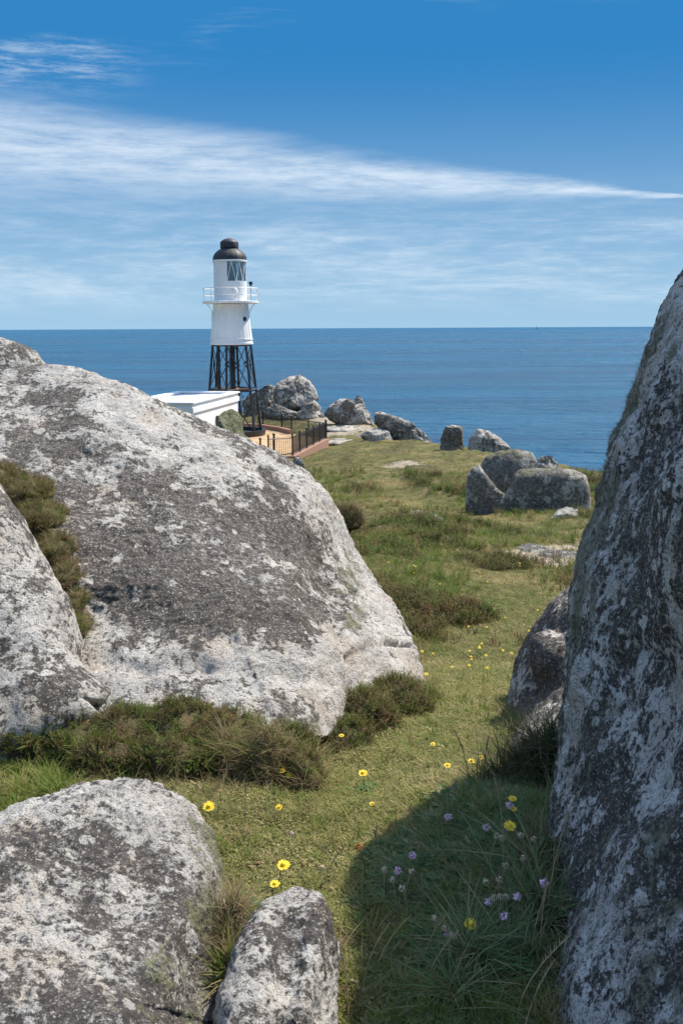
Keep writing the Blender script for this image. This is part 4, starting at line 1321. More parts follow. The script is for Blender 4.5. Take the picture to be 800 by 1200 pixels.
def sprigs(n, h, spread, seed, leaves=14, ll=0.012, lean=0.4):
    """heath sprigs: thin upright shoots set with needle leaves"""
    r = np.random.default_rng(seed)
    V, Fc = [], []
    for _ in range(n):
        a = r.uniform(0, 2 * math.pi)
        rr = spread * math.sqrt(r.uniform())
        b = np.array([rr * math.cos(a), rr * math.sin(a), -0.005])
        d = np.array([math.cos(a) * lean * r.uniform(0, 1.2) + r.normal(0, .12), math.sin(a) * lean * r.uniform(0, 1.2) + r.normal(0, .12), 1.0])
        d /= np.linalg.norm(d)
        hh = h * r.uniform(0.6, 1.25)
        s = np.cross(d, [r.normal(), r.normal(), 0.1]); s /= np.linalg.norm(s)
        i0 = len(V)
        V += [b - s * .0012, b + s * .0012, b + d * hh]
        Fc.append((i0, i0 + 1, i0 + 2))
        for k in range(leaves):
            t = (k + r.uniform()) / leaves
            p = b + d * hh * (0.15 + 0.85 * t)
            l = r.normal(size=3); l -= d * (l @ d); l /= np.linalg.norm(l)
            l = l * 0.8 + d * 0.6
            wv = np.cross(l, d); wv /= np.linalg.norm(wv)
            L = ll * r.uniform(0.7, 1.3)
            i0 = len(V)
            V += [p - wv * L * .17, p + wv * L * .17, p + l * L]
            Fc.append((i0, i0 + 1, i0 + 2))
    return np.array(V), np.array(Fc)


def scatter(name, variants, pts, yaw, scl, mat, tilt=None, parent=None, label=None, cat=None, kind='stuff'):
    """one object: the tufts live in its own mesh and are set on its loose points"""
    pts = np.asarray(pts, dtype=float)
    nP = len(pts)
    base = pts.mean(0)
    V = [pts - base]
    var = [np.full(nP, -1.0)]
    faces = []
    off_ = nP
    for k, (v, f) in enumerate(variants):
        V.append(v)
        var.append(np.full(len(v), float(k)))
        faces.append(f + off_)
        off_ += len(v)
    Vn = np.concatenate(V)
    me = mesh_np(name, Vn, np.concatenate(faces), smooth=False)
    attr(me, 'variant', np.concatenate(var))
    pad = lambda a: np.concatenate([np.asarray(a, dtype=float), np.zeros(len(Vn) - nP)])
    attr(me, 'scl', pad(scl))
    e = np.zeros((len(Vn), 3))
    if tilt is None:
        e[:nP, 2] = yaw
    else:
        e[:nP] = tilt
    ra = me.attributes.new('rot', 'FLOAT_VECTOR', 'POINT')
    ra.data.foreach_set('vector', e.astype(np.float32).ravel())
    attr(me, 'pick', pad(rng.integers(0, len(variants), nP)))
    me.materials.append(mat)
    o = new_obj(name, me, None, parent, Vector(base) - (parent.location if parent else Vector()))
    tag(o, label, cat, None, kind)
    ng = bpy.data.node_groups.new(name + '_scatter', 'GeometryNodeTree')
    ng.interface.new_socket('Geometry', in_out='INPUT', socket_type='NodeSocketGeometry')
    ng.interface.new_socket('Geometry', in_out='OUTPUT', socket_type='NodeSocketGeometry')
    g = NT(ng)
    gi = g.n('NodeGroupInput')
    na = lambda nm, ty='FLOAT': g.n('GeometryNodeInputNamedAttribute', {0: nm}, data_type=ty).outputs[0]
    va = na('variant')
    sel = lambda k: g.n('FunctionNodeCompare', {0: va, 1: float(k), 'Epsilon': 0.1}, data_type='FLOAT', operation='EQUAL').outputs[0]
    points = g.n('GeometryNodeSeparateGeometry', {0: gi.outputs[0], 1: sel(-1)}, domain='POINT').outputs[0]
    join = g.n('GeometryNodeJoinGeometry')
    for k in range(len(variants) - 1, -1, -1):
        sg_ = g.n('GeometryNodeSeparateGeometry', {0: gi.outputs[0], 1: sel(k)}, domain='POINT').outputs[0]
        inst = g.n('GeometryNodeGeometryToInstance', {0: sg_}).outputs[0]
        ng.links.new(inst, join.inputs[0])
    rot = g.n('FunctionNodeEulerToRotation', {0: na('rot', 'FLOAT_VECTOR')}).outputs[0]
    pick = g.n('FunctionNodeFloatToInt', {0: na('pick')}).outputs[0]
    iop = g.n('GeometryNodeInstanceOnPoints', {'Points': points, 'Instance': join.outputs[0], 'Pick Instance': True, 'Instance Index': pick,
                                               'Rotation': rot, 'Scale': na('scl')})
    g.n('NodeGroupOutput', {0: iop.outputs[0]})
    md = o.modifiers.new('scatter', 'NODES')
    md.node_group = ng
    return o


def free_of_rocks(P, clear=0.01):
    keep = np.ones(len(P), dtype=bool)
    dn = Vector((0, 0, -1))
    for i, p in enumerate(P):
        for bv in ROCK_BVH:
            h = bv.ray_cast(Vector((p[0], p[1], 4.0)), dn)[0]
            if h is not None and h.z > p[2] + clear:
                keep[i] = False
                break
    return keep


def spread_pts(n, y0, y1, ratio=0.46, margin=0.9, power=1.0):
    """random plan points in a wide wedge ahead of the viewer, denser nearby"""
    t = rng.uniform(size=n)
    y = y0 * (y1 / y0) ** t if power else y0 + (y1 - y0) * t
    x = rng.uniform(-1, 1, n) * (y * ratio + margin)
    return x, y


def ground_pts(x, y):
    return np.stack([x, y, terrain(x, y)], 1)


def leaflets(n, L, spread, seed):
    """flat little clover and plantain leaves lying in the turf"""
    r = np.random.default_rng(seed)
    V, Fc = [], []
    for _ in range(n):
        a = r.uniform(0, 6.28); rr = spread * math.sqrt(r.uniform())
        b = np.array([rr * math.cos(a), rr * math.sin(a), r.uniform(0.002, 0.010)])
        da = r.uniform(0, 6.28)
        d = np.array([math.cos(da), math.sin(da), r.uniform(-0.1, 0.5)])
        s_ = np.array([-math.sin(da), math.cos(da), r.normal(0, .25)])
        l_ = L * r.uniform(0.6, 1.3); wd = l_ * r.uniform(0.18, 0.36)
        i0 = len(V)
        V += [b, b + d * l_ * .5 + s_ * wd, b + d * l_, b + d * l_ * .5 - s_ * wd]
        Fc += [(i0, i0 + 1, i0 + 2), (i0, i0 + 2, i0 + 3)]
    return np.array(V), np.array(Fc)


turf_v = [blades(14, 0.016, 0.024, 0.0024, 0.7, s, lean=1.0, segs=2, hvar=.6) for s in range(3)] + [leaflets(16, 0.006, 0.024, 80 + s) for s in range(2)] + [leaflets(9, 0.011, 0.026, 83)]
grass_v = [blades(14, 0.065, 0.022, 0.0032, 0.6, 10 + s, lean=0.4) for s in range(4)]
straw_v = [blades(14, 0.085, 0.022, 0.0022, 0.8, 20 + s, lean=0.5) for s in range(3)] + [leaflets(14, 0.022, 0.03, 90)]
heath_v = [sprigs(12, 0.060, 0.035, 30 + s) for s in range(4)]
long_v = [blades(10, 0.14, 0.02, 0.0034, 0.9, 40 + s, lean=0.35, segs=4) for s in range(4)]

# short turf close by (logarithmic density in distance)
x, y = spread_pts(60000, 1.5, 9.0)
hm, pm = heath_mask(x, y), path_mask(x, y)
P = ground_pts(x, y)
k = free_of_rocks(P, 0.015) & (rng.uniform(size=len(x)) > 0.6 * hm)
sc = (0.75 + 0.35 * rng.uniform(size=len(x))) * (0.9 + 0.10 * y)
scatter('turf', turf_v, P[k], rng.uniform(0, 6.28, k.sum()), sc[k], M['turf'], label='short trodden green turf of the path between the rocks', cat='grass')
# medium grass away from the path
x, y = spread_pts(26000, 1.5, 9.5)
n_ = fbm(p3(x, y, 1.4, 12.0), 3)
P = ground_pts(x, y)
k = (rng.uniform(size=len(x)) < sstep(n_, -0.15, 0.3) * (1 - 0.82 * path_mask(x, y)))
k[k] = free_of_rocks(P[k], 0.015)
sc = (0.45 + 0.45 * rng.uniform(size=len(x))) * (0.9 + 0.06 * y)
scatter('meadow_grass', grass_v, P[k], rng.uniform(0, 6.28, k.sum()), sc[k], M['grass'], label='taller green grass beside the path near the rocks', cat='grass')
x, y = spread_pts(16000, 1.5, 9.5)
n_ = fbm(p3(x, y, 1.1, 22.0), 3)
P = ground_pts(x, y)
k = (rng.uniform(size=len(x)) < sstep(n_, 0.0, 0.4) * (1 - 0.8 * path_mask(x, y)))
k[k] = free_of_rocks(P[k], 0.015)
sc = (0.4 + 0.4 * rng.uniform(size=len(x))) * (0.9 + 0.06 * y)
scatter('dry_grass', straw_v, P[k], rng.uniform(0, 6.28, k.sum()), sc[k], M['straw'], label='dry straw-coloured grass scattered among the near turf', cat='grass')
# shaded lush grass right of the path
x = rng.uniform(0.0, 0.75, 9000)
y = rng.uniform(1.5, 3.3, 9000)
P = ground_pts(x, y)
k = rng.uniform(size=9000) < sstep(x + 0.12 * pnoise(p3(x, y, 5.0)) - 0.9 * np.maximum(0, y - 2.6), 0.03, 0.22)
k[k] = free_of_rocks(P[k], 0.015)
sc = 0.26 + 0.36 * rng.uniform(size=9000)
scatter('shade_grass', grass_v[:2] + [leaflets(14, 0.035, 0.045, 95), leaflets(10, 0.05, 0.04, 96), blades(10, 0.05, 0.04, 0.006, 1.0, 97, lean=1.0)], P[k], rng.uniform(0, 6.28, k.sum()), sc[k], M['lush'], label='soft leafy dark green grass in the shadow of the tall boulder', cat='grass')
# dead and green grass packed against the feet of the near rocks
x = rng.uniform(-1.9, 1.1, 16000)
y = rng.uniform(1.3, 5.2, 16000)
P = ground_pts(x, y)
k = free_of_rocks(P, 0.0)
touch = np.zeros(len(x), bool)
for ox, oy in ((.06, 0), (-.06, 0), (0, .06), (0, -.06)):
    idx = np.flatnonzero(k & ~touch)
    Q = P[idx] + np.array([ox, oy, 0])
    touch[idx] |= ~free_of_rocks(Q, 0.0)
cd_ = rng.uniform(size=len(x)) < 0.55
for nm_, kk_, vs_, mt_, lab_ in (('rock_foot_straw', touch & cd_, straw_v, 'straw', 'dry grass packed against the feet of the near rocks'),
                                 ('rock_foot_grass', touch & ~cd_, grass_v, 'grass', 'green grass growing tight against the near rocks')):
    scatter(nm_, vs_, P[kk_], rng.uniform(0, 6.28, kk_.sum()), 0.4 + 0.5 * rng.uniform(size=kk_.sum()), M[mt_], label=lab_, cat='grass')
# slope and far ground
x, y = spread_pts(60000, 6.0, 34.0, 0.42, 1.5)
hm, pm = heath_mask(x, y), path_mask(x, y)
P = ground_pts(x, y)
u = rng.uniform(size=len(x))
k = (u > 0.75 * hm)
k[k] = free_of_rocks(P[k], 0.02)
kk = k & (pm < 0.5)
sc = (0.5 + 0.6 * rng.uniform(size=len(x))) * (0.55 + 0.075 * y)
grn = fbm(p3(x, y, 0.7, 33.0), 4) + rng.normal(0, .16, len(x))
g1 = kk & (grn > 0.02)
g2 = kk & (grn <= 0.02) & (rng.uniform(size=len(x)) < 0.7)
g3 = k & (pm >= 0.5)
scatter('slope_grass', grass_v, P[g1], rng.uniform(0, 6.28, g1.sum()), sc[g1], M['grass'], label='green grass covering the slope below the notched boulder', cat='grass')
scatter('slope_dry_grass', straw_v, P[g2], rng.uniform(0, 6.28, g2.sum()), sc[g2] * 0.75, M['straw'], label='straw-coloured dry grass on the slope and terrace', cat='grass')
scatter('slope_turf', turf_v, P[g3], rng.uniform(0, 6.28, g3.sum()), sc[g3] * 1.3, M['terr'], label='cropped turf along the path crossing the slope', cat='grass')
x, y = spread_pts(34000, 5.0, 34.0, 0.42, 1.5)
hm = heath_mask(x, y)
P = ground_pts(x, y)
k = rng.uniform(size=len(x)) < hm
k[k] = free_of_rocks(P[k], 0.02)
sc = (0.8 + 0.7 * rng.uniform(size=len(x))) * (0.65 + 0.07 * y)
br = fbm(p3(x, y, 1.0, 44.0), 3) + rng.normal(0, .1, len(x))
k1, k2 = k & (br > 0.08), k & (br <= 0.08)
scatter('heather', heath_v, P[k1], rng.uniform(0, 6.28, k1.sum()), sc[k1], M['heath'], label='dark brown heather clumps on the slope', cat='heather')
scatter('green_heath', heath_v, P[k2], rng.uniform(0, 6.28, k2.sum()), sc[k2], M['heathg'], label='green heath clumps on the slope', cat='heath')
x, y = spread_pts(36000, 30.0, 92.0, 0.40, 2.0)
d_, s_ = seg_dist(x, y, EDGE)
P = ground_pts(x, y)
k = (d_ * s_ > 0.3) & (np.hypot(x + 6.2, y - 67.5) > 9.0)
sc = (0.7 + 0.8 * rng.uniform(size=len(x))) * (1.0 + 0.030 * y)
scatter('terrace_grass', turf_v, P[k], rng.uniform(0, 6.28, k.sum()), sc[k] * 1.5, M['terr'], label='windswept turf on the far terrace towards the cliff edge', cat='grass')


def shrub(name, blobs, label, cat, mix, dens, seed, scale=1.0):
    """a mound of heath or tussock: soil core plus foliage tufts standing off its surface"""
    c = np.array([b[0] for b in blobs])
    base = Vector((c[:, 0].mean(), c[:, 1].mean(), float(terrain(c[:, 0].mean(), c[:, 1].mean())[0])))
    root = empty(name, base)
    tag(root, label, cat)
    r = np.random.default_rng(seed)
    dirs, faces = ico(4)
    allv, allf, off_ = [], [], 0
    pts, nrm = [], []
    for (cc, ax) in blobs:
        v = dirs * np.array(ax) * (0.9 + 0.25 * fbm(dirs * 1.7 + seed, 3))[:, None]
        allv.append(v + np.array(cc) - np.array(base)); allf.append(faces + off_); off_ += len(v)
        area = 4 * math.pi * ((ax[0] * ax[1]) ** 1.6 / 3 + (ax[0] * ax[2]) ** 1.6 / 3 + (ax[1] * ax[2]) ** 1.6 / 3) ** (1 / 1.6)
        n = int(dens * area)
        ii = r.integers(0, len(v), n)
        nn = dirs[ii] / np.array(ax)
        nn /= np.linalg.norm(nn, axis=1)[:, None]
        ok = nn[:, 2] > -0.35
        pts.append((v[ii] + np.array(cc))[ok]); nrm.append(nn[ok])
    me = mesh_np('mound', np.concatenate(allv), np.concatenate(allf))
    for a_ in ('heath', 'soil', 'cliff'):
        attr(me, a_, np.full(len(me.vertices), 1.0 if a_ == 'heath' else 0.0))
    new_obj('mound', me, M['ground'], root)
    pts, nrm = np.concatenate(pts), np.concatenate(nrm)
    # keep those outside the other blobs
    ok = np.ones(len(pts), bool)
    for (cc, ax) in blobs:
        q = np.linalg.norm((pts - np.array(cc)) / np.array(ax), axis=1)
        ok &= q > 0.82
    ok &= pts[:, 2] > terrain(pts[:, 0], pts[:, 1]) - 0.02
    pts, nrm = pts[ok], nrm[ok]
    up = nrm * 0.6 + np.array([0, 0, 0.75]) + r.normal(0, .18, nrm.shape)
    up /= np.linalg.norm(up, axis=1)[:, None]
    who = r.uniform(size=len(pts)) + 0.5 * fbm(pts * 4 + seed, 3)
    lo = -1
    tot = 0
    for nm, vs, mat_, share, s0 in mix:
        hi = tot + share
        sel_ = (who >= (tot if tot else -9)) & (who < (hi if hi < .999 else 9))
        tot = hi
        if sel_.sum() < 3:
            continue
        eul = np.array([Vector(tuple(q)).to_track_quat('Z', 'Y').to_euler()[:] for q in up[sel_]])
        # random spin about the shoot
        eul = np.array([(Euler(e).to_matrix() @ Matrix.Rotation(random.uniform(0, 6.28), 3, 'Z')).to_euler()[:] for e in eul])
        scatter(nm, vs, pts[sel_], None, s0 * scale * r.uniform(0.7, 1.3, sel_.sum()), M[mat_], tilt=eul, parent=root)
    return root


HEATH_MIX = [('foliage', heath_v, 'heathg', 0.34, 0.9), ('dry_foliage', heath_v, 'heath', 0.36, 0.9), ('grass_blades', grass_v, 'grass', 0.12, 1.1), ('dry_blades', straw_v, 'straw', 0.18, 0.9)]
TUSS_MIX = [('dry_blades', long_v, 'straw', 0.55, 1.1), ('grass_blades', long_v, 'grass', 0.30, 1.0), ('foliage', heath_v, 'heath', 0.15, 0.9)]
GRASS_MIX = [('grass_blades', grass_v, 'grass', 0.22, 1.0), ('dry_blades', straw_v, 'straw', 0.38, 1.0), ('foliage', heath_v, 'heath', 0.40, 0.9)]


def blob(px, py, y_, rx, ry, rz_):
    p = at(px, py, y_)
    return ((p.x, p.y, p.z - 0.05), (rx, ry, rz_ + 0.05))


shrub('heath_hummock', [blob(90, 858, 3.42, .17, .15, .05), blob(150, 853, 3.42, .14, .15, .065), blob(215, 850, 3.42, .15, .15, .075), blob(270, 855, 3.40, .13, .14, .055), blob(335, 862, 3.36, .10, .10, .03),
                         blob(25, 850, 3.42, .16, .13, .05), blob(205, 884, 3.20, .16, .08, .05), blob(125, 880, 3.24, .14, .08, .04), blob(285, 886, 3.20, .11, .07, .03)],
      'dark green and brown heath hummock overhanging the turf below the huge slab', 'heath shrub', HEATH_MIX, 2200, 61, .58)
shrub('grass_tussock', [blob(312, 882, 3.2, .075, .09, .075), blob(350, 893, 3.2, .08, .09, .04), blob(265, 885, 3.25, .10, .09, .055)],
      'brown dry grass tussock hanging at the front foot of the huge slab', 'grass tussock', TUSS_MIX, 1300, 62, .52)
shrub('heath_hummock', [blob(425, 838, 3.95, .14, .16, .10), blob(465, 822, 4.25, .15, .16, .11), blob(492, 825, 4.5, .10, .14, .08), blob(405, 862, 3.7, .10, .12, .05)],
      'brown and green heath hummock at the right foot of the huge slab', 'heath shrub',
      [('dry_blades', straw_v, 'straw', 0.34, 0.9), ('foliage', heath_v, 'heath', 0.34, 0.9), ('green_foliage', heath_v, 'heathg', 0.32, 0.9)], 1200, 63, .75)
shrub('cleft_grass', [blob(18, 566, 5.0, .20, .3, .02), blob(40, 596, 4.75, .15, .28, .02), blob(58, 632, 4.5, .12, .24, .015), blob(74, 662, 4.32, .08, .18, .01), blob(86, 695, 4.15, .05, .14, .005), blob(92, 724, 4.03, .04, .12, .01), blob(-20, 550, 5.1, .2, .3, .02)],
      'patch of mixed grass and heath growing in the cleft between the two left rocks', 'grass', GRASS_MIX, 2000, 64, .45)
shrub('sedge_tuft', [blob(615, 908, 3.05, .11, .11, .07), blob(642, 888, 3.1, .09, .11, .08), blob(580, 925, 2.98, .08, .09, .03)],
      'dark sedge tuft in shade between the leaning boulder and the tall boulder', 'sedge', [('dark_blades', long_v, 'sedge', 0.80, 1.15), ('dry_blades', long_v, 'straw', 0.20, 1.0)], 1000, 65, .72)
shrub('grass_tussock', [blob(640, 1010, 2.42, .07, .10, .06), blob(630, 1080, 2.2, .07, .10, .07), blob(625, 1150, 2.05, .07, .12, .07)],
      'straggling grey-brown grass along the foot of the tall right boulder', 'grass tussock', [('grass_blades', long_v, 'lush', 0.45, 0.9), ('dry_blades', straw_v, 'straw', 0.55, 1.0)], 1300, 66)
shrub('grass_tussock', [blob(560, 1130, 2.05, .07, .08, .05), blob(540, 1180, 1.95, .08, .08, .05)],
      'bright green fine grass tuft in the shade near the bottom edge', 'grass tussock', [('grass_blades', long_v, 'lush', 1.0, 0.75)], 1500, 67)
shrub('grass_tussock', [blob(272, 1080, 1.92, .03, .07, .05), blob(268, 1130, 1.80, .02, .06, .04)],
      'reddish dry grass in the gap between the two foreground rocks', 'grass tussock', [('dry_blades', straw_v, 'straw', 0.7, 0.6), ('grass_blades', grass_v, 'grass', 0.3, 0.7)], 3500, 68)
shrub('heath_hummock', [blob(405, 605, 12.5, .22, .22, .12)], 'pinkish dry heath clump at the shoulder of the huge slab', 'heath shrub',
      [('dry_blades', straw_v, 'straw', 0.8, 1.4), ('foliage', heath_v, 'heath', 0.2, 1.2)], 500, 69)

for bl_, lab_, sd_ in (([blob(487, 622, 13.6, .42, .45, .16), blob(470, 636, 12.9, .35, .4, .12), blob(505, 634, 13.0, .30, .4, .10)], 'grey-brown dead heather bank on the knoll below the flat pale stone', 70),
                       ([blob(470, 662, 10.2, .32, .35, .08), blob(452, 672, 9.6, .22, .3, .06)], 'brown heather clump low on the slope right of the huge slab', 71),
                       ([blob(560, 668, 10.4, .40, .35, .09), blob(590, 662, 10.8, .3, .3, .08)], 'dark heather clump in the middle of the slope', 72),
                       ([blob(545, 715, 7.6, .2, .2, .05), blob(520, 722, 7.4, .18, .2, .05)], 'low green-brown heath clump just beyond the end of the path turf', 73)):
    shrub('heath_hummock', bl_, lab_, 'heath shrub', [('foliage', heath_v, 'heath', 0.55, 1.3), ('dry_blades', straw_v, 'straw', 0.25, 1.1), ('green_foliage', heath_v, 'heathg', 0.20, 1.2)], 420, sd_)

# shrubby lichen tufts on the shaded boulder
lich_v = [blades(12, 0.016, 0.008, 0.0020, 0.9, 70 + s, lean=1.0, segs=2) for s in range(4)]


def lichen_on(root, v, n, faces, count, seed, scale, thr, reg):
    r = np.random.default_rng(seed)
    ii = r.integers(0, len(faces), count)
    a, b, c = (v[faces[ii, k]] for k in range(3))
    p = (a + b + c) / 3
    nn = np.cross(b - a, c - a)
    ar = np.linalg.norm(nn, axis=1)
    nn /= ar[:, None]
    f_ = fbm(p * np.array([3.0, 3.0, 1.6]) + seed, 4) + r.normal(0, .06, count)
    ok = (f_ > thr) & reg(p, nn) & (p[:, 2] > 0.0)
    p, nn = p[ok], nn[ok]
    nn = nn + r.normal(0, .35, nn.shape) + np.array([0, 0, -0.15])
    eul = np.array([(Vector(tuple(q)).to_track_quat('Z', 'Y').to_matrix() @ Matrix.Rotation(random.uniform(0, 6.28), 3, 'Z')).to_euler()[:] for q in nn])
    o = scatter('shrubby_lichen', lich_v, p, None, scale * r.uniform(0.6, 1.5, len(p)), M['usnea'], tilt=eul, parent=root)
    return o


cam_np = np.array([0, 0, CAM_Z])
facing = lambda p, nn: np.einsum('ij,ij->i', nn, cam_np - p) > -0.25 * np.linalg.norm(cam_np - p, axis=1)
lichen_on(rock_f, F_v, F_n, F_f, 60000, 5, 0.46, 0.08, lambda p, nn: facing(p, nn) & (p[:, 0] < 1.6))


# ---- flowers and single stems
def head_yellow():
    petals = MB()
    for ring_, (nr, L, up) in enumerate(((15, 0.018, 0.15), (11, 0.012, 0.30))):
        for k in range(nr):
            a = 2 * math.pi * (k + .5 * ring_) / nr + random.uniform(-.08, .08)
            d = Vector((math.cos(a), math.sin(a), up)).normalized()
            s = Vector((-math.sin(a), math.cos(a), 0)) * 0.0030
            L_ = L * random.uniform(.9, 1.1)
            p0, p1 = d * 0.002, d * L_
            petals.add([p0 - s * .5, p0 + s * .5, p1 * .7 + s, p1 + s * .5 + Vector((0, 0, -.001)), p1 - s * .5 + Vector((0, 0, -.001)), p1 * .7 - s], [(0, 1, 2, 3, 4, 5)])
    return petals


def mesh_of(mb_, mat, nm):
    o = mb_.build(nm, mat)
    me = o.data
    bpy.data.objects.remove(o)
    return me


ME = {'petals': [mesh_of(head_yellow(), M['yellow'], 'petals') for _ in range(3)]}
ME['centre'] = mesh_of(MB().lathe([(0.0075, 0.001), (0.0065, 0.006), (0.003, 0.009), (0.0001, 0.009)], 8), M['yellow'], 'flower_centre')


def puff(seed, rad, mat, nm):
    r = np.random.default_rng(seed)
    m_ = MB()
    for k in range(46):
        d = r.normal(size=3); d[2] = abs(d[2]) * 1.0 - 0.25; d /= np.linalg.norm(d)
        t1 = np.cross(d, r.normal(size=3)); t1 /= np.linalg.norm(t1)
        t2 = np.cross(d, t1)
        c_ = d * rad * r.uniform(.55, 1.0)
        q = rad * .42
        m_.add([c_ + t1 * q * .6, c_ + t2 * q * .6 + d * q * .5, c_ - t1 * q * .6 + d * q * .2, c_ - t2 * q * .6], [(0, 1, 2, 3)])
    return mesh_of(m_, mat, nm)


ME['thrift'] = [puff(s, 0.0105, M['pink'], 'flower_head') for s in (1, 2)]
ME['seed'] = [puff(s, 0.0085, M['seed'], 'seed_head') for s in (3, 4)]
ME['orange'] = [puff(5, 0.011, M['orange'], 'seed_head')]


def stem_mesh(h, lean, mat, r=0.0011):
    return MB().tube([(0, 0, -0.01), (lean * .25, lean * .1, h * .4), (lean * .6, lean * .3, h * .75), (lean, lean * .5, h)], r, 4), mat


def plant(kind, px, py, h, label, cat, group, y0=1.3, size=1.0, face=None):
    tip = gz(px, py, h, y0)
    lean = random.uniform(-.25, .25) * h
    g_ = Vector((tip.x - lean, tip.y - lean * .5, tz(tip.x - lean, tip.y - lean * .5)))
    hh = tip.z - g_.z
    root = empty({'yellow': 'yellow_flower', 'thrift': 'thrift_flower', 'seed': 'seed_head_stem', 'orange': 'seed_head_stem'}[kind], g_)
    tag(root, label, cat, group)
    sm_, mt_ = stem_mesh(hh, lean, M['stem'] if kind != 'seed' else M['strawstem'])
    sm_.build('stem', mt_, root)
    top = Vector((lean, lean * .5, hh))
    tilt = Euler((random.uniform(.15, .55), random.uniform(-.3, .3), random.uniform(0, 6.28)))
    tilt = (Matrix.Rotation(random.uniform(.25, .7), 3, 'X') @ Matrix.Rotation(random.uniform(0, 6.28), 3, 'Z')).to_euler()
    if kind == 'yellow':
        for nm, me in (('petals', random.choice(ME['petals'])), ('flower_centre', ME['centre'])):
            o = new_obj(nm, me, None, root, top)
            o.rotation_euler = tilt
            o.scale = (size,) * 3
    else:
        o = new_obj('seed_head' if kind in ('seed', 'orange') else 'flower_head', random.choice(ME[kind]), None, root, top)
        o.rotation_euler = tilt
        o.scale = (size,) * 3
    return root


near_yellow = [
    (245, 945, .06, 1.35, 'yellow flower standing at the right shoulder of the bottom left boulder'),
    (338, 908, .05, 1.0, 'left of two yellow flowers under the dry tussock'), (330, 903, .06, 1.0, 'yellow flower touching the dry tussock at the foot of the slab'),
    (425, 906, .05, 1.2, 'single yellow flower at the middle of the near path edge'), (327, 946, .03, .8, 'small flat yellow flower on turf right of the big yellow bloom'),
    (332, 1014, .07, 1.35, 'wide open yellow flower above the small narrow rock'), (322, 1036, .05, 1.0, 'half closed yellow flower just below the wide open one'),
    (597, 968, .09, 1.2, 'yellow flower among pink thrift in the shade'), (551, 1083, .08, 1.1, 'lowest yellow flower in the shade near the bottom'),
    (600, 936, .10, .9, 'yellow flower in front of the dark sedge tuft'), (601, 948, .08, .8, 'dull yellow flower just below the one before the sedge'),
    (436, 942, .02, .7, 'tiny yellow flower at the upper edge of the shadow'), (400, 862, .07, .9, 'yellow flower beside the front tip of the huge slab'),
    (524, 897, .04, .9, 'yellow flower on the path left of the sedge tuft'), (552, 892, .06, .9, 'yellow flower on the path close to the leaning boulder foot'),
    (563, 887, .06, .8, 'yellow flower touching the leaning boulder foot'), (414, 801, .08, 1.0, 'left yellow flower on the heath hummock by the slab'),
    (381, 803, .08, 1.0, 'yellow flower on the rock edge above the hummock'), (499, 790, .05, 1.1, 'yellow flower at the right end of the slab foot'),
    (507, 872, .03, .9, 'yellow flower in the middle of the path below the hummock')]
for px, py, h, s, lab in near_yellow:
    plant('yellow', px, py, h, lab, 'flower', 'yellow flowers near the path', size=s * (0.74 if py > 880 else 0.6))
for i in range(46):
    px, py = random.uniform(450, 655), random.uniform(625, 790)
    if i < 10:
        px, py = random.gauss(555, 28), random.gauss(768, 10)
    plant('yellow', px, py, 0.08, 'tiny yellow flower dotting the grassy slope beyond the rocks', 'flower', 'tiny yellow flowers on the slope', y0=5.2, size=random.uniform(.34, .52))
for px, py, h, lab in [(483, 1003, .10, 'pink thrift head nearest the middle of the shadow edge'), (570, 970, .09, 'pink thrift head left of the shaded yellow flower'),
                       (605, 1051, .10, 'pink thrift head at the right, beside brown seed heads'), (590, 1074, .10, 'pink thrift head below the right-hand one'),
                       (466, 1021, .07, 'small pale pink thrift head left of the plantain rosette'), (525, 958, .08, 'pink thrift head at the top of the shaded grass'),
                       (342, 977, .02, 'tiny pink flower on sunlit turf'), (572, 1057, .08, 'faint pink thrift head left of the seed head cluster'), (597, 944, .09, 'pink thrift head under the yellow flower before the sedge'),
                       (637, 1035, .12, 'pink thrift head close to the foot of the tall boulder'), (525, 1095, .06, 'pale pink thrift head near the bottom, left of the lowest yellow flower')]:
    plant('thrift', px, py, h, lab, 'flower', 'pink thrift flowers in the shade', size=1.0 if 'tiny' not in lab else .6)
plant('orange', 420, 993, .11, 'orange-brown seed head on a tall green stem at the shadow edge', 'seed head', None, size=1.0)
for px, py in [(450, 1019), (471, 1041), (460, 1031), (482, 1021), (569, 1033), (585, 1031), (592, 1015), (610, 979), (588, 982), (582, 980), (613, 1006), (579, 1052), (586, 1051), (593, 1051), (625, 984), (509, 1076), (531, 1097), (377, 1017), (521, 1088)]:
    plant('seed', px, py, .09, 'round brown faded thrift head on a thin stem in the shaded grass', 'seed head', 'brown faded thrift heads', size=1.0)


# seeding grass stems
def grass_stem(px, py, h, lean, label, y0=1.3, mat='strawstem', fat=1.0):
    g_ = gz(px, py, 0.0, y0)
    root = empty('seeding_grass_stem', g_)
    tag(root, label, 'grass stem', 'seeding grass stems')
    pts = [Vector((lean * t * t * h, 0.1 * lean * t * h, h * t)) for t in np.linspace(0, 1, 7)]
    MB().tube([pts[0] - Vector((0, 0, .01))] + pts[1:], [.0014, .0013, .0012, .0011, .001, .0008, .0006], 4).build('stem', M[mat], root)
    ear = MB()
    for k in range(26):
        t = 0.68 + 0.32 * k / 26
        p = Vector((lean * t * t * h, 0.1 * lean * t * h, h * t))
        a = k * 2.4
        d = Vector((math.cos(a) * .5 + lean * .6, math.sin(a) * .5, 1)).normalized()
        s = d.cross(Vector((math.cos(a + 1), math.sin(a + 1), .3))).normalized() * .0012 * fat
        L = .011 * fat * (1.1 - .5 * abs(2 * k / 26 - .8))
        ear.add([p - s, p + s, p + d * L + s * .3, p + d * L - s * .3], [(0, 1, 2, 3)])
    ear.build('seed_ear', M[mat], root)
    return root


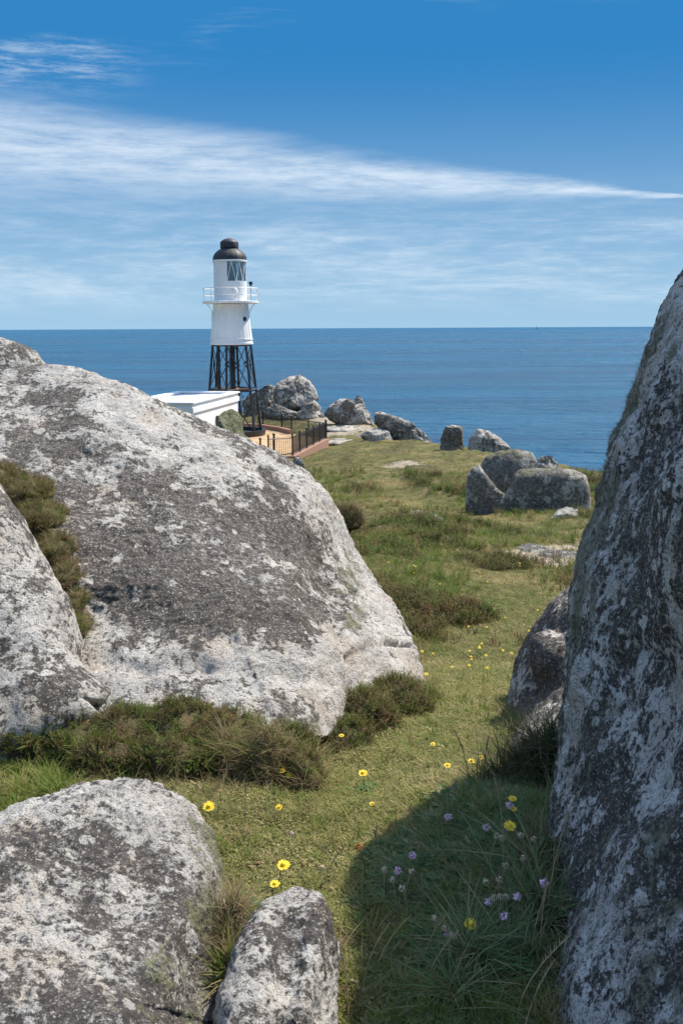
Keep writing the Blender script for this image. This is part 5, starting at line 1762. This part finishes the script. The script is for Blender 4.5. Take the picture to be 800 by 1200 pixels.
stems = [(640, 1085, .34, .18, 'tall pale grass stem standing before the tall right boulder'), (632, 1120, .20, .05, 'straight brown grass stem at the boulder foot, below the tall one'),
         (425, 1165, .17, .35, 'left pale grass stem near the bottom of the shadow'), (440, 1150, .16, .5, 'leaning pale grass stem near the bottom of the shadow'),
         (408, 1190, .17, -.1, 'upright pale grass stem beside the small narrow rock'), (605, 1200, .20, .55, 'fat pale seeding grass at the bottom edge, leaning right'),
         (612, 1230, .20, .3, 'brown seeding grass cut by the bottom edge'), (500, 1160, .14, .5, 'short pale seeding grass below the rosette'), (497, 1130, .12, .4, 'fluffy pale grass head left of the lowest yellow flower'),
         (437, 1010, .11, .1, 'thin straw stem right of the orange seed head'), (446, 1012, .10, -.2, 'second thin straw stem right of the orange seed head'), (392, 1030, .10, -.4, 'bent straw stem at the left shadow edge'),
         (382, 1035, .10, .5, 'bent straw stem just above the small narrow rock'), (588, 985, .20, -.15, 'pale stem rising behind the shaded yellow flower'), (287, 965, .13, .05, 'thin brown stem alone on the sunlit turf')]
for px, py, h, ln, lab in stems:
    grass_stem(px, py, h, ln, lab, fat=1.5 if 'fat' in lab or 'fluffy' in lab else 1.0)
for px, py, h, ln, lab in [(549, 925, .20, -.25, 'dark plantain spike standing against the sunlit path'), (566, 915, .16, .1, 'dark plantain spike right of the taller one')]:
    grass_stem(px, py, h, ln, lab, mat='stem')


# leafy rosettes
def rosette(px, py, n, L, label, width=0.16, y0=1.3, name='plantain_rosette', lift=.35):
    g_ = gz(px, py, 0.0, y0)
    root = empty(name, g_)
    tag(root, label, 'leafy plant')
    for k in range(n):
        a = 2.4 * k + random.uniform(-.2, .2)
        l_ = L * random.uniform(.65, 1.1)
        d = Vector((math.cos(a), math.sin(a), 0))
        s = Vector((-math.sin(a), math.cos(a), 0))
        up = lift * random.uniform(.5, 1.4)
        m_ = MB()
        vs, fs = [], []
        N = 6
        for j in range(N + 1):
            t = j / N
            p = d * l_ * t + Vector((0, 0, l_ * (up * t - up * 1.1 * t * t) + .006))
            wd = l_ * width * (math.sin(math.pi * min(1, t * .92 + .08)) ** .8) * (1.0 if j % 2 else .78)
            vs += [p - s * wd + Vector((0, 0, wd * .35)), p, p + s * wd + Vector((0, 0, wd * .35))]
        for j in range(N):
            b = j * 3
            fs += [(b, b + 1, b + 4, b + 3), (b + 1, b + 2, b + 5, b + 4)]
        m_.add(vs, fs)
        m_.build('leaf', M['leafm'], root, smooth=True)
    return root


rosette(525, 1042, 22, .085, 'dark leafy rosette in the middle of the shaded grass')
rosette(500, 1090, 14, .06, 'smaller leafy rosette below the middle one in the shade')
rosette(275, 1062, 7, .10, 'bright green broad-leaved plant between the two foreground rocks', .17, lift=.9, name='broad_leaved_plant')
rosette(300, 1072, 6, .07, 'second small green leafy plant above the narrow rock', .18, lift=.7, name='broad_leaved_plant')
rosette(432, 925, 9, .05, 'small green leafy plant on sunlit turf below the hummock', .2, name='broad_leaved_plant')
for px, py, lab in ((588, 1062, 'narrow-leaved thrift mat under the right-hand pink heads'), (468, 1042, 'narrow-leaved thrift mat under the left pink heads'), (575, 992, 'narrow-leaved thrift mat beside the shaded yellow flower'),
                    (552, 1100, 'leafy mat under the lowest yellow flower'), (470, 1110, 'dark leafy mat near the bottom of the shadow')):
    rosette(px, py, 20, .05, lab, .07, name='thrift_mat', lift=1.1)
